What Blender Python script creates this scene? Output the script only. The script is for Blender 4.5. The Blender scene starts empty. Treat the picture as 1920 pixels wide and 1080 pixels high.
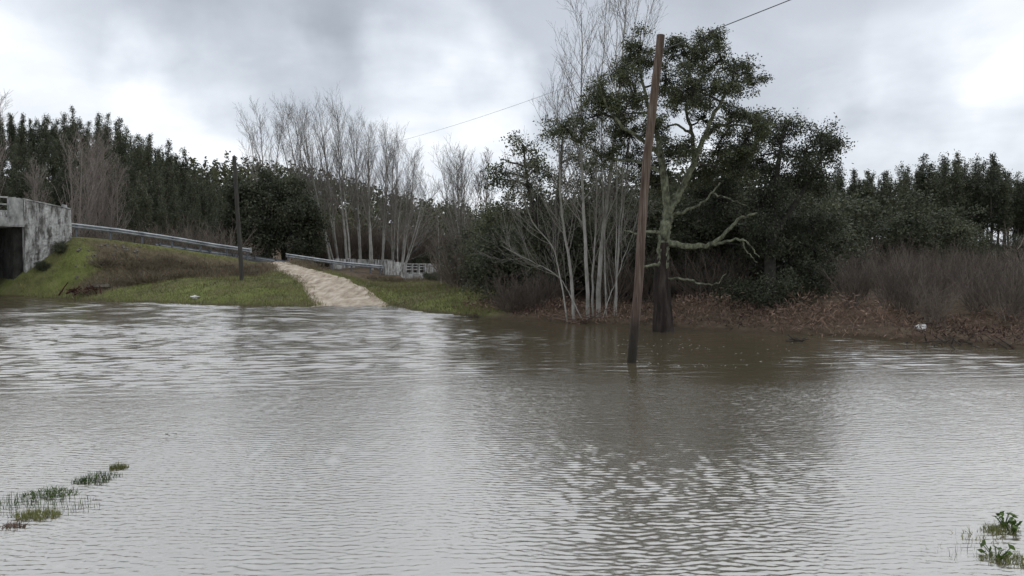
import bpy, math
import numpy as np

scene = bpy.context.scene
COL = scene.collection
rng = np.random.default_rng(7)
R_ = math.radians

# ------------------------------------------------------------------ camera
FPX, HZ, CAMZ = 1386.0, 495.0, 1.9          # focal length in photo pixels, horizon row, eye height above the flood
PITCH = math.atan((540.0 - HZ) / FPX)
cam_d = bpy.data.cameras.new('camera')
cam_d.sensor_width = 36.0
cam_d.lens = 36.0 * FPX / 1920.0
cam_d.clip_start, cam_d.clip_end = 0.05, 6000.0
cam = bpy.data.objects.new('camera', cam_d)
COL.objects.link(cam)
cam.location = (0, 0, CAMZ)
cam.rotation_euler = (R_(90) - PITCH, 0, 0)
scene.camera = cam


def ray(px, py):
    u, v = (px - 960.0) / FPX, (540.0 - py) / FPX
    c, s = math.cos(PITCH), math.sin(PITCH)
    return np.array([u, c + v * s, -s + v * c])


def at(px, py, Y):
    r = ray(px, py)
    return np.array([0, 0, CAMZ]) + r * (Y / r[1])


# ------------------------------------------------------------------ sky and sun
SUN_AZ, SUN_EL = R_(27), R_(40)
world = bpy.data.worlds.new('World')
scene.world = world
world.use_nodes = True
wn, wl = world.node_tree.nodes, world.node_tree.links
wn.clear()


def W(t, **k):
    n = wn.new(t)
    for a, b in k.items():
        setattr(n, a, b)
    return n


def wmath(op, a, b=None, clamp=False):
    n = W('ShaderNodeMath', operation=op, use_clamp=clamp)
    for i, x in enumerate((a, b)):
        if x is None:
            continue
        if isinstance(x, (int, float)):
            n.inputs[i].default_value = x
        else:
            wl.new(x, n.inputs[i])
    return n.outputs[0]


tc = W('ShaderNodeTexCoord')
sep = W('ShaderNodeSeparateXYZ')
wl.new(tc.outputs['Generated'], sep.inputs[0])
zc = wmath('ADD', wmath('MAXIMUM', sep.outputs[2], 0.0), 0.22)
comb = W('ShaderNodeCombineXYZ')
wl.new(wmath('DIVIDE', sep.outputs[0], zc), comb.inputs[0])
wl.new(wmath('DIVIDE', sep.outputs[1], zc), comb.inputs[1])


def wnoise(scale, detail, rough, dist, off):
    m = W('ShaderNodeMapping')
    m.inputs['Location'].default_value = off
    wl.new(comb.outputs[0], m.inputs[0])
    n = W('ShaderNodeTexNoise')
    n.inputs['Scale'].default_value = scale
    n.inputs['Detail'].default_value = detail
    n.inputs['Roughness'].default_value = rough
    n.inputs['Distortion'].default_value = dist
    wl.new(m.outputs[0], n.inputs['Vector'])
    return n.outputs[0]


nA = wnoise(0.9, 5, 0.52, 0.3, (3.1, 1.7, 0))
nB = wnoise(2.6, 6, 0.55, 0.5, (8.3, 2.2, 0))
# wobble of the view direction so cloud edges are ragged
wob = W('ShaderNodeTexNoise')
wob.inputs['Scale'].default_value = 4.5
wob.inputs['Detail'].default_value = 5
wl.new(tc.outputs['Generated'], wob.inputs['Vector'])
wsub = W('ShaderNodeVectorMath', operation='SUBTRACT')
wl.new(wob.outputs['Color'], wsub.inputs[0])
wsub.inputs[1].default_value = (0.5, 0.5, 0.5)
wsc = W('ShaderNodeVectorMath', operation='SCALE')
wl.new(wsub.outputs[0], wsc.inputs[0])
wsc.inputs['Scale'].default_value = 0.42
wadd = W('ShaderNodeVectorMath', operation='ADD')
wl.new(tc.outputs['Generated'], wadd.inputs[0])
wl.new(wsc.outputs[0], wadd.inputs[1])
wnrm = W('ShaderNodeVectorMath', operation='NORMALIZE')
wl.new(wadd.outputs[0], wnrm.inputs[0])


def cloud_patch(px, py, r_in, r_out, val):
    d = ray(px, py)
    d = d / np.linalg.norm(d)
    dot = W('ShaderNodeVectorMath', operation='DOT_PRODUCT')
    wl.new(wnrm.outputs[0], dot.inputs[0])
    dot.inputs[1].default_value = tuple(d)
    mr = W('ShaderNodeMapRange', interpolation_type='SMOOTHSTEP')
    wl.new(dot.outputs['Value'], mr.inputs[0])
    mr.inputs[1].default_value = math.cos(R_(r_out))
    mr.inputs[2].default_value = math.cos(R_(r_in))
    mr.inputs[3].default_value = 0
    mr.inputs[4].default_value = val
    return mr.outputs[0]


bright = wmath('ADD', wmath('MULTIPLY', wmath('SUBTRACT', nA, 0.5), 0.75), 0.70)
bright = wmath('ADD', bright, wmath('MULTIPLY', wmath('SUBTRACT', nB, 0.5), 0.34))
# thinner cloud low down, thicker deck overhead
deck = W('ShaderNodeMapRange', interpolation_type='SMOOTHSTEP')
wl.new(wmath('ADD', sep.outputs[2], wmath('MULTIPLY', wmath('SUBTRACT', nB, 0.5), 0.16)), deck.inputs[0])
deck.inputs[1].default_value, deck.inputs[2].default_value = 0.22, 0.45
deck.inputs[3].default_value, deck.inputs[4].default_value = 0.06, -0.04
bright = wmath('ADD', bright, deck.outputs[0])
for args in ((130, 120, 1, 12, 0.05), (400, 165, 1, 8, 0.20), (840, 165, 1, 9, 0.24), (1850, 140, 0, 10, 0.25),
             (760, 0, 1, 10, -0.22), (1130, 0, 1, 11, -0.16), (1540, 50, 2, 12, -0.20), (1650, 270, 2, 11, -0.06), (430, -10, 1, 10, -0.24), (180, -40, 1, 9, -0.18), (1860, 10, 1, 7, -0.12)):
    bright = wmath('ADD', bright, cloud_patch(*args))
bright = wmath('MINIMUM', wmath('MAXIMUM', bright, 0.26), 1.0)
ramp = W('ShaderNodeValToRGB')
wl.new(bright, ramp.inputs[0])
e = ramp.color_ramp.elements
e[0].position, e[0].color = 0.26, (0.30, 0.33, 0.375, 1)
e[1].position, e[1].color = 0.98, (0.90, 0.92, 0.95, 1)
e2 = ramp.color_ramp.elements.new(0.58)
e2.color = (0.475, 0.512, 0.57, 1)
e3 = ramp.color_ramp.elements.new(0.78)
e3.color = (0.66, 0.70, 0.755, 1)
sky = W('ShaderNodeTexSky', sky_type='NISHITA')
sky.sun_disc = False
sky.sun_elevation = SUN_EL
sky.sun_rotation = SUN_AZ
csc = W('ShaderNodeVectorMath', operation='SCALE')
wl.new(ramp.outputs[0], csc.inputs[0])
csc.inputs['Scale'].default_value = 10.0
mixs = W('ShaderNodeMix', data_type='RGBA')
mixs.inputs[0].default_value = 0.95
wl.new(sky.outputs[0], mixs.inputs[6])
wl.new(csc.outputs[0], mixs.inputs[7])
bg = W('ShaderNodeBackground')
bg.inputs['Strength'].default_value = 0.1
wl.new(mixs.outputs[2], bg.inputs['Color'])
wo = W('ShaderNodeOutputWorld')
wl.new(bg.outputs[0], wo.inputs[0])

sun_d = bpy.data.lights.new('sun', 'SUN')
sun_d.energy, sun_d.angle, sun_d.color = 1.4, R_(140), (1.0, 0.995, 0.985)
sun = bpy.data.objects.new('sun', sun_d)
COL.objects.link(sun)
sun.location = (30, 40, 40)
sun.rotation_euler = (R_(90) - SUN_EL, 0, math.pi - SUN_AZ)

vs = scene.view_settings
vs.view_transform, vs.look, vs.exposure, vs.gamma, vs.use_curve_mapping = 'Standard', 'None', 0.32, 1.0, False
scene.cycles.max_bounces = 6
scene.cycles.transparent_max_bounces = 4
scene.cycles.use_denoising = True


# ------------------------------------------------------------------ helpers: materials
def material(name, cols, rough=0.9, noise=None, tint=False, bump=None, spec=0.2, transl=0.0, rnd=0.0):
    """cols: one to three linear colours; noise=(scale, detail, stretch xyz) or tint attribute picks between them."""
    m = bpy.data.materials.new(name)
    m.use_nodes = True
    N, L = m.node_tree.nodes, m.node_tree.links
    b = N['Principled BSDF']
    b.inputs['Roughness'].default_value = rough
    b.inputs['Specular IOR Level'].default_value = spec
    if len(cols) == 1:
        b.inputs['Base Color'].default_value = (*cols[0], 1)
        csock = None
    fac = None
    if noise:
        c = N.new('ShaderNodeTexCoord')
        mp = N.new('ShaderNodeMapping')
        mp.inputs['Scale'].default_value = noise[2] if len(noise) > 2 else (1, 1, 1)
        L.new(c.outputs['Object'], mp.inputs[0])
        nz = N.new('ShaderNodeTexNoise')
        nz.inputs['Scale'].default_value = noise[0]
        nz.inputs['Detail'].default_value = noise[1]
        nz.inputs['Roughness'].default_value = 0.62
        L.new(mp.outputs[0], nz.inputs['Vector'])
        mr = N.new('ShaderNodeMapRange')
        L.new(nz.outputs[0], mr.inputs[0])
        mr.inputs[1].default_value, mr.inputs[2].default_value = 0.3, 0.7
        fac = mr.outputs[0]
    if tint:
        a = N.new('ShaderNodeAttribute')
        a.attribute_name = 'tint'
        if fac is not None:
            mx = N.new('ShaderNodeMath'); mx.operation = 'ADD'
            L.new(fac, mx.inputs[0]); L.new(a.outputs['Fac'], mx.inputs[1])
            hf = N.new('ShaderNodeMath'); hf.operation = 'MULTIPLY'
            L.new(mx.outputs[0], hf.inputs[0]); hf.inputs[1].default_value = 0.5
            fac = hf.outputs[0]
        else:
            fac = a.outputs['Fac']
    if rnd and fac is not None:
        oi = N.new('ShaderNodeObjectInfo')
        ma = N.new('ShaderNodeMath'); ma.operation = 'MULTIPLY_ADD'
        L.new(oi.outputs['Random'], ma.inputs[0]); ma.inputs[1].default_value = rnd; ma.inputs[2].default_value = -rnd / 2
        ad = N.new('ShaderNodeMath'); ad.operation = 'ADD'; ad.use_clamp = True
        L.new(fac, ad.inputs[0]); L.new(ma.outputs[0], ad.inputs[1])
        fac = ad.outputs[0]
    csock = None
    if len(cols) > 1:
        rp = N.new('ShaderNodeValToRGB')
        el = rp.color_ramp.elements
        el[0].color = (*cols[0], 1)
        el[1].color = (*cols[-1], 1)
        for i in range(1, len(cols) - 1):
            x = el.new(i / (len(cols) - 1)); x.color = (*cols[i], 1)
        L.new(fac, rp.inputs[0])
        csock = rp.outputs[0]
        L.new(csock, b.inputs['Base Color'])
    if bump:
        c = N.new('ShaderNodeTexCoord')
        mp = N.new('ShaderNodeMapping')
        mp.inputs['Scale'].default_value = bump[2] if len(bump) > 2 else (1, 1, 1)
        L.new(c.outputs['Object'], mp.inputs[0])
        nz = N.new('ShaderNodeTexNoise')
        nz.inputs['Scale'].default_value = bump[0]
        nz.inputs['Detail'].default_value = 6
        nz.inputs['Roughness'].default_value = 0.65
        L.new(mp.outputs[0], nz.inputs['Vector'])
        bp = N.new('ShaderNodeBump')
        bp.inputs['Strength'].default_value = 1.0
        bp.inputs['Distance'].default_value = bump[1]
        L.new(nz.outputs[0], bp.inputs['Height'])
        L.new(bp.outputs[0], b.inputs['Normal'])
    if transl:
        t = N.new('ShaderNodeBsdfTranslucent')
        if csock is not None:
            L.new(csock, t.inputs[0])
        else:
            t.inputs[0].default_value = (*cols[0], 1)
        mx = N.new('ShaderNodeMixShader')
        mx.inputs[0].default_value = transl
        L.new(b.outputs[0], mx.inputs[1]); L.new(t.outputs[0], mx.inputs[2])
        L.new(mx.outputs[0], N['Material Output'].inputs[0])
    return m


# ------------------------------------------------------------------ helpers: meshes
def unit(v):
    return v / np.maximum(np.linalg.norm(v, axis=-1, keepdims=True), 1e-9)


class MB:
    def __init__(self):
        self.v, self.f, self.t, self.n = [], [], [], 0
        self.smooth = []

    def _add(self, V, F, tint, smooth=True):
        V = np.asarray(V, float).reshape(-1, 3)
        F = np.asarray(F, int)
        self.v.append(V)
        self.f.append(F + self.n)
        t = np.broadcast_to(np.asarray(tint, float), (len(V),)) if np.ndim(tint) < 2 else np.asarray(tint).reshape(-1)
        self.t.append(np.array(t))
        self.smooth.append(np.full(len(F), smooth))
        self.n += len(V)

    def tubes(self, P, Rd, sides=4, tint=0.5, rough=0.0, cap=False):
        P = np.asarray(P, float)
        Rd = np.asarray(Rd, float)
        if P.ndim == 2:
            P, Rd = P[None], Rd[None]
        N, K, _ = P.shape
        if N == 0:
            return
        T = unit(np.gradient(P, axis=1))
        M = unit(P[:, -1] - P[:, 0])
        ref = np.where(np.abs(M[:, 2:3]) > 0.85, np.array([[1.0, 0.15, 0]]), np.array([[0, 0, 1.0]]))
        A = unit(np.cross(T, ref[:, None]))
        B = np.cross(T, A)
        th = np.arange(sides) * 2 * math.pi / sides
        rr = Rd[:, :, None] * (1 + (rough * rng.normal(size=(N, K, sides)) if rough else np.zeros((1, 1, sides))))
        V = P[:, :, None] + rr[..., None] * (np.cos(th)[None, None, :, None] * A[:, :, None] + np.sin(th)[None, None, :, None] * B[:, :, None])
        i = np.arange(N)[:, None, None] * K * sides
        k = np.arange(K - 1)[None, :, None] * sides
        s = np.arange(sides)[None, None, :]
        s2 = (s + 1) % sides
        F = np.stack([i + k + s, i + k + s2, i + k + sides + s2, i + k + sides + s], -1).reshape(-1, 4)
        tt = np.broadcast_to(np.asarray(tint, float).reshape(-1, 1) if np.ndim(tint) else np.full((N, 1), tint), (N, K * sides)).reshape(-1)
        self._add(V, F, tt)
        if cap:
            for j in range(N):
                for kk in (0, K - 1):
                    ring = V[j, kk]
                    c = ring.mean(0)
                    VV = np.vstack([ring, c[None]])
                    FF = [[q, (q + 1) % sides, sides, sides] for q in range(sides)] if kk else [[(q + 1) % sides, q, sides, sides] for q in range(sides)]
                    self._tri(VV, [x[:3] for x in FF], 0.5)

    def _tri(self, V, F, tint=0.5, smooth=False):
        self._add(V, np.asarray(F), tint, smooth)

    def quads(self, Q, tint=0.5, smooth=False):
        Q = np.asarray(Q, float)
        N = len(Q)
        if N == 0:
            return
        F = np.arange(4 * N).reshape(N, 4)
        tt = np.repeat(np.broadcast_to(np.asarray(tint, float), (N,)), 4)
        self._add(Q, F, tt, smooth)

    def tris(self, Q, tint=0.5):
        N = len(Q)
        tt = np.repeat(np.broadcast_to(np.asarray(tint, float), (N,)), 3)
        self._add(Q, np.arange(3 * N).reshape(N, 3), tt, False)

    def leaves(self, C, ln, wd, tint, up=0.4, droop=0.0):
        C = np.asarray(C, float)
        N = len(C)
        a = rng.normal(size=(N, 3)); a[:, 2] = a[:, 2] * (1 - droop) - droop * 1.6
        a = unit(a)
        nrm = rng.normal(size=(N, 3)); nrm[:, 2] += up
        b = unit(np.cross(a, nrm))
        l = ln * rng.uniform(0.6, 1.3, (N, 1)) * 0.5
        w = wd * rng.uniform(0.6, 1.3, (N, 1)) * 0.5
        self.quads(np.stack([C - a * l, C + b * w, C + a * l, C - b * w], 1), tint)

    def box(self, lo, hi, tint=0.5):
        x0, y0, z0 = lo; x1, y1, z1 = hi
        V = [(x0, y0, z0), (x1, y0, z0), (x1, y1, z0), (x0, y1, z0), (x0, y0, z1), (x1, y0, z1), (x1, y1, z1), (x0, y1, z1)]
        F = [(0, 3, 2, 1), (4, 5, 6, 7), (0, 1, 5, 4), (1, 2, 6, 5), (2, 3, 7, 6), (3, 0, 4, 7)]
        self._add(V, F, tint, False)

    def hexa(self, V, tint=0.5):
        F = [(0, 3, 2, 1), (4, 5, 6, 7), (0, 1, 5, 4), (1, 2, 6, 5), (2, 3, 7, 6), (3, 0, 4, 7)]
        self._add(V, F, tint, False)

    def mesh(self, name, mat):
        me = bpy.data.meshes.new(name)
        V = np.concatenate(self.v)
        sizes = np.concatenate([np.full(len(f), f.shape[1]) for f in self.f])
        loops = np.concatenate([f.reshape(-1) for f in self.f])
        starts = np.concatenate([[0], np.cumsum(sizes)[:-1]])
        me.vertices.add(len(V)); me.vertices.foreach_set('co', V.astype(np.float32).reshape(-1))
        me.loops.add(len(loops)); me.loops.foreach_set('vertex_index', loops.astype(np.int32))
        me.polygons.add(len(sizes)); me.polygons.foreach_set('loop_start', starts.astype(np.int32))
        me.polygons.foreach_set('use_smooth', np.concatenate(self.smooth))
        a = me.attributes.new('tint', 'FLOAT', 'POINT')
        a.data.foreach_set('value', np.concatenate(self.t).astype(np.float32))
        me.update(calc_edges=True)
        me.validate()
        if mat is not None:
            me.materials.append(mat)
        return me


def obj(name, me, parent=None, loc=None):
    o = bpy.data.objects.new(name, me)
    COL.objects.link(o)
    if parent is not None:
        o.parent = parent
    if loc is not None:
        o.location = loc
    return o


def tag(o, label, cat, group=None, kind=None):
    if label: o['label'] = label
    if cat: o['category'] = cat
    if group: o['group'] = group
    if kind: o['kind'] = kind
    return o


def struct(name, me):
    o = obj(name, me)
    o['kind'] = 'structure'
    return o


def thing(name, label, cat, parts, loc=(0, 0, 0), rotz=0.0, scale=1.0, group=None):
    r = obj(name, None)
    r.location = loc
    r.rotation_euler = (0, 0, rotz)
    r.scale = (scale,) * 3 if np.isscalar(scale) else scale
    r.empty_display_size = 0.2
    tag(r, label, cat, group)
    for pn, me in parts:
        obj(pn, me, r)
    return r


def recentre(mb, base):
    for i in range(len(mb.v)):
        mb.v[i] = mb.v[i] - np.asarray(base)[None]


def spawn(P, Rd, m, t0, t1, ang, length, trop=0.3, wob=0.05, k=5, rr=0.5, rmax=1.0, rmin=0.004, taper=0.5, angj=0.25, tip=0.35):
    """children of every polyline in P: m each between t0 and t1"""
    N, K, _ = P.shape
    t = t0 + (t1 - t0) * (np.arange(m)[None] + rng.uniform(0, 1, (N, m))) / m
    f = np.clip(t * (K - 1), 0, K - 1.001)
    i0 = f.astype(int); fr = (f - i0)[..., None]
    n = np.arange(N)[:, None]
    p = P[n, i0] * (1 - fr) + P[n, i0 + 1] * fr
    T = unit(P[n, i0 + 1] - P[n, i0])
    r = Rd[n, i0] * (1 - fr[..., 0]) + Rd[n, i0 + 1] * fr[..., 0]
    p = p.reshape(-1, 3); T = T.reshape(-1, 3); r = r.reshape(-1); t = t.reshape(-1)
    n = len(p)
    ref = unit(rng.normal(size=(n, 3)))
    A = unit(np.cross(T, ref))
    a = (ang * (1 + angj * rng.normal(size=n)))[:, None]
    d = T * np.cos(a) + A * np.sin(a)
    L = (length * (1 - taper * t) * rng.uniform(0.65, 1.3, n))[:, None, None]
    s = np.linspace(0, 1, k)[None, :, None]
    jit = np.cumsum(rng.normal(size=(n, k, 3)), axis=1); jit = jit - jit[:, :1]
    Q = p[:, None] + d[:, None] * L * s + np.array([0, 0, 1.0]) * trop * L * s ** 2 + jit * wob * L / k
    r0 = np.clip(np.minimum(r * rr, rmax), rmin, None)[:, None]
    Rq = np.maximum(r0 * (1 - (1 - tip) * np.linspace(0, 1, k)[None]), rmin * 0.7)
    return Q, Rq


def smooth_line(pts, k):
    pts = np.asarray(pts, float)
    d = np.concatenate([[0], np.cumsum(np.linalg.norm(np.diff(pts, axis=0), axis=1))])
    u = np.linspace(0, d[-1], k)
    Q = np.stack([np.interp(u, d, pts[:, i]) for i in range(3)], 1)
    for _ in range(2):
        Q[1:-1] = 0.25 * Q[:-2] + 0.5 * Q[1:-1] + 0.25 * Q[2:]
    return Q


# ------------------------------------------------------------------ the lie of the land
def sstep(x):
    x = np.clip(x, 0, 1)
    return x * x * (3 - 2 * x)


_sh = [(0, 557), (60, 558), (200, 565), (400, 573), (590, 577), (720, 582), (850, 590), (930, 598), (1080, 607), (1200, 613),
       (1300, 620), (1420, 627), (1600, 634), (1750, 647), (1920, 657)]
_S = [((px - 960) / FPX * (CAMZ * FPX / (py - HZ)), CAMZ * FPX / (py - HZ)) for px, py in _sh]
SX = np.array([-400, -120, -60, -40, -34, -31.5] + [a for a, b in _S][1:] + [16, 25, 45, 90, 400])
SY = np.array([100, 78, 64, 57, 51, 46] + [b for a, b in _S][1:] + [12.8, 8, 2, -8, -40])
LA, LB = np.array([-27.5, 46.5]), np.array([-11.25, 65.0])     # line of the near guardrail, bridge to bridge
LD = (LB - LA) / np.linalg.norm(LB - LA)
LN = np.array([-LD[1], LD[0]])                                  # towards the far side of the road
LLEN = float(np.linalg.norm(LB - LA))
_RT = np.array([-30, -6, -3, 0, 2, 6, 8.9, 11.7, 14.9, 20, 24.6, 32, 70, 300])
_RZ = np.array([4.7, 4.7, 4.6, 3.68, 3.55, 3.08, 2.66, 2.33, 1.99, 1.37, 1.02, 0.97, 0.97, 0.97])


def road_z(t):
    return np.interp(t, _RT, _RZ)


def on_road(t, q=0.0, z=0.0):
    p = LA + LD * t + LN * q
    return np.array([p[0], p[1], float(road_z(t)) + z])


_TX = np.array([-18.9, -17.8, -14.6, -12.4, -10.7, -8.65, -7.45, -7.1, -6.9])   # centre of the dirt track, from the road into the flood
_TY = np.array([59.5, 56.0, 49.0, 45.5, 42.4, 37.5, 34.0, 31.5, 29.0])
_TW = np.array([1.1, 1.0, 1.25, 1.4, 1.6, 1.7, 1.75, 1.8, 1.8])
_TZ = np.array([2.08, 2.02, 1.58, 1.27, 0.95, 0.42, 0.06, -0.12, -0.35])


def track_at(y):
    y = np.asarray(y, float)
    o = np.argsort(_TY)
    return np.interp(y, _TY[o], _TX[o]), np.interp(y, _TY[o], _TW[o]), np.interp(y, _TY[o], _TZ[o])


def vnoise(x, y, s, seed):
    """cheap smooth value noise"""
    r = np.random.default_rng(seed).uniform(-1, 1, (64, 64))
    x = np.asarray(x) / s; y = np.asarray(y) / s
    xi = np.floor(x).astype(int); yi = np.floor(y).astype(int)
    fx = x - xi; fy = y - yi
    fx = fx * fx * (3 - 2 * fx); fy = fy * fy * (3 - 2 * fy)
    g = lambda a, b: r[a % 64, b % 64]
    return (g(xi, yi) * (1 - fx) + g(xi + 1, yi) * fx) * (1 - fy) + (g(xi, yi + 1) * (1 - fx) + g(xi + 1, yi + 1) * fx) * fy


def height(x, y, carve=False):
    x = np.asarray(x, float); y = np.asarray(y, float)
    d = (y - np.interp(x, SX, SY)) * 0.85 + vnoise(x, y, 1.7, 3) * 0.25
    left = sstep((-1.0 - x) / 5.0)
    zl = np.where(d > 0, np.minimum(0.24 * d, 0.5 + (0.4 + 0.02 * d) * sstep((-10.5 - x) / 4)), 0.25 * d)
    zr = np.where(d > 0, 0.16 * sstep(d / 0.5) + 0.55 * sstep(d / 7) + 0.012 * np.clip(d, 0, 60), 0.4 * d)
    z = zl * left + zr * (1 - left)
    z = np.maximum(z, -1.3)
    z = np.where(d > 0, np.minimum(z, 2.2), z)
    z = z + np.where(d > 0, 1, 0) * sstep(d / 3) * (0.10 * vnoise(x, y, 2.3, 1) + 0.06 * vnoise(x, y, 0.8, 2))
    # road embankment
    t = (x - LA[0]) * LD[0] + (y - LA[1]) * LD[1]
    q = (x - LA[0]) * LN[0] + (y - LA[1]) * LN[1]
    rz = road_z(t) - 0.05
    fall = np.clip(-0.1 - q, 0, None) * 0.58 + np.clip(q - 7.6, 0, None) * 0.5
    bump = (0.10 * vnoise(x, y, 1.3, 5) + 0.06 * vnoise(x, y, 0.5, 6)) * sstep((-0.7 - q) / 1.5)
    emb = rz - fall + bump - np.clip(-t - 0.1, 0, None) * 1.15
    s2 = t - LLEN                                            # the culvert under the second bridge
    emb = np.where((s2 > 1.9) & (s2 < 5.3), np.minimum(emb, -0.4), emb)
    emb = np.where(t > 90, -9, emb)
    z = np.maximum(z, emb)
    # dirt track ramp
    cx, w, tz = track_at(y)
    on = (y > 29) & (y < 58.5)
    k = np.where(on, 1 - sstep((np.abs(x - cx) - w) / 2.2), 0.0)
    z = z * (1 - k) + tz * k
    if carve:
        z = z - np.where(on & (np.abs(x - cx) < w + 0.25), 0.10, 0)
        rc = (t > -3) & (t < 200) & (q > 0.35) & (q < 6.6)
        z = z - np.where(rc, 0.12, 0)
    # wooded hills
    z = z + 12.5 * sstep((-38 - x) / 36) * sstep((y - 72) / 42) * (1 - 0.8 * sstep((y - 130) / 60))
    z = z + 22 * np.exp(-((x + 100) / 85.0) ** 2) * sstep((y - 150) / 105)
    # the bank the camera stands on
    dn = 3.2 + 0.35 * np.sin(x * 0.7) - y + 0.9 * sstep((np.abs(x + 0.2) - 2.2) / 2.0)
    zn = np.where(dn > 0, 0.34 * sstep(dn / 3.0) + 0.012 * np.clip(dn, 0, 40), 0.07 * dn)
    zn = np.where(y < 9, zn, -9)
    ridge = -0.03 - 0.35 * np.abs(x + 3.62 + 0.06 * (y - 6)) - 0.25 * np.clip(y - 7.0, 0, None)
    zn = np.maximum(zn, np.where((y > 1) & (y < 9) & (x < -2), ridge, -9))
    return np.maximum(z, zn)


def axis(a, b, step, lo, hi, grow=1.09):
    core = list(np.arange(a, b + 1e-6, step))
    s, x = step, a
    left = []
    while x > lo:
        s *= grow; x -= s; left.append(x)
    s, x = step, b
    right = []
    while x < hi:
        s *= grow; x += s; right.append(x)
    return np.array(left[::-1] + core + right)


# ground
gx = axis(-36, 16, 0.36, -2600, 2600)
gy = axis(14, 72, 0.36, -900, 3500)
GX, GY = np.meshgrid(gx, gy)
GZ = height(GX, GY, True)
nx, ny = len(gx), len(gy)
ii = (np.arange(ny - 1)[:, None] * nx + np.arange(nx - 1)[None]).reshape(-1)
F = np.stack([ii, ii + 1, ii + 1 + nx, ii + nx], 1)
# where turf grows (1) and where it is litter, earth and dead growth (0)
tt = (GX - LA[0]) * LD[0] + (GY - LA[1]) * LD[1]
qq = (GX - LA[0]) * LN[0] + (GY - LA[1]) * LN[1]
dd = GY - np.interp(GX, SX, SY)
turf = sstep((0.2 - GX) / 1.5) * sstep((60 - GY) / 4)
dry = sstep((-0.1 - qq) / 0.8) * sstep((qq + 9.2 + 1.4 * vnoise(GX, GY, 2, 9)) / 1.8) * sstep((tt - 0.55 * qq - 0.7 + 1.5 * vnoise(GX, GY, 1.2, 10)) / 1.6) * sstep((16.5 - tt + 0.3 * qq) / 2)
turf = turf * (1 - 0.85 * dry) * (0.80 + 0.35 * vnoise(GX, GY, 1.4, 12))
turf = np.clip(turf, 0, 1)
turf = np.maximum(turf, sstep((6 - GY) / 3))
mb = MB()
mb._add(np.stack([GX, GY, GZ], -1), F, turf.reshape(-1))

gm = bpy.data.materials.new('ground_cover')
gm.use_nodes = True
N, L = gm.node_tree.nodes, gm.node_tree.links
b = N['Principled BSDF']
b.inputs['Roughness'].default_value = 0.95
b.inputs['Specular IOR Level'].default_value = 0.1
geo = N.new('ShaderNodeNewGeometry')


def nz(scale, detail, cols, pos=(0.3, 0.7)):
    n = N.new('ShaderNodeTexNoise')
    n.inputs['Scale'].default_value = scale
    n.inputs['Detail'].default_value = detail
    n.inputs['Roughness'].default_value = 0.7
    L.new(geo.outputs['Position'], n.inputs['Vector'])
    r = N.new('ShaderNodeValToRGB')
    el = r.color_ramp.elements
    el[0].position, el[0].color = pos[0], (*cols[0], 1)
    el[1].position, el[1].color = pos[1], (*cols[-1], 1)
    for i in range(1, len(cols) - 1):
        x = el.new(pos[0] + (pos[1] - pos[0]) * i / (len(cols) - 1)); x.color = (*cols[i], 1)
    L.new(n.outputs[0], r.inputs[0])
    return r.outputs[0]


grass_c = nz(1.1, 8, [(0.075, 0.08, 0.03), (0.135, 0.155, 0.045), (0.20, 0.20, 0.075)])
soil_c = nz(2.2, 8, [(0.05, 0.038, 0.027), (0.105, 0.078, 0.055), (0.155, 0.125, 0.088)])
at_ = N.new('ShaderNodeAttribute'); at_.attribute_name = 'tint'
mixn = N.new('ShaderNodeMix'); mixn.data_type = 'RGBA'
L.new(at_.outputs['Fac'], mixn.inputs[0]); L.new(soil_c, mixn.inputs[6]); L.new(grass_c, mixn.inputs[7])
spz = N.new('ShaderNodeSeparateXYZ'); L.new(geo.outputs['Position'], spz.inputs[0])
mrz = N.new('ShaderNodeMapRange'); mrz.interpolation_type = 'SMOOTHSTEP'; L.new(spz.outputs[2], mrz.inputs[0])
mrz.inputs[1].default_value, mrz.inputs[2].default_value, mrz.inputs[3].default_value, mrz.inputs[4].default_value = 0.02, 0.16, 0.85, 0.0
mixm = N.new('ShaderNodeMix'); mixm.data_type = 'RGBA'
L.new(mrz.outputs[0], mixm.inputs[0]); L.new(mixn.outputs[2], mixm.inputs[6]); mixm.inputs[7].default_value = (0.06, 0.046, 0.030, 1)
L.new(mixm.outputs[2], b.inputs['Base Color'])
bn = N.new('ShaderNodeTexNoise'); bn.inputs['Scale'].default_value = 9; bn.inputs['Detail'].default_value = 8
L.new(geo.outputs['Position'], bn.inputs['Vector'])
bp = N.new('ShaderNodeBump'); bp.inputs['Strength'].default_value = 0.8; bp.inputs['Distance'].default_value = 0.08
L.new(bn.outputs[0], bp.inputs['Height']); L.new(bp.outputs[0], b.inputs['Normal'])
struct('ground', mb.mesh('ground', gm))

# dirt track: a rutted sheet let into the slope
ys = np.arange(29.2, 58.6, 0.25)
us = np.linspace(-1, 1, 25)
cx, w, tz = track_at(ys)
edge = 1 + 0.10 * vnoise(ys, ys * 0 + 3, 1.3, 21)
edge2 = 1 + 0.10 * vnoise(ys, ys * 0 + 8, 1.1, 22)
TXs = cx[:, None] + np.where(us[None] < 0, us[None] * (w * edge)[:, None], us[None] * (w * edge2)[:, None])
TYs = np.repeat(ys[:, None], len(us), 1)
rut = -0.07 * (np.exp(-((us - 0.45) / 0.14) ** 2) + np.exp(-((us + 0.45) / 0.14) ** 2))[None]
TZs = height(TXs, TYs) + 0.012 + rut + 0.03 * vnoise(TXs * 2.2, TYs * 0.6, 0.5, 23) + 0.012 * vnoise(TXs, TYs, 0.17, 24)
TZs[:, 0] -= 0.14; TZs[:, -1] -= 0.14
i0 = (np.arange(len(ys) - 1)[:, None] * len(us) + np.arange(len(us) - 1)[None]).reshape(-1)
mb = MB()
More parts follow.
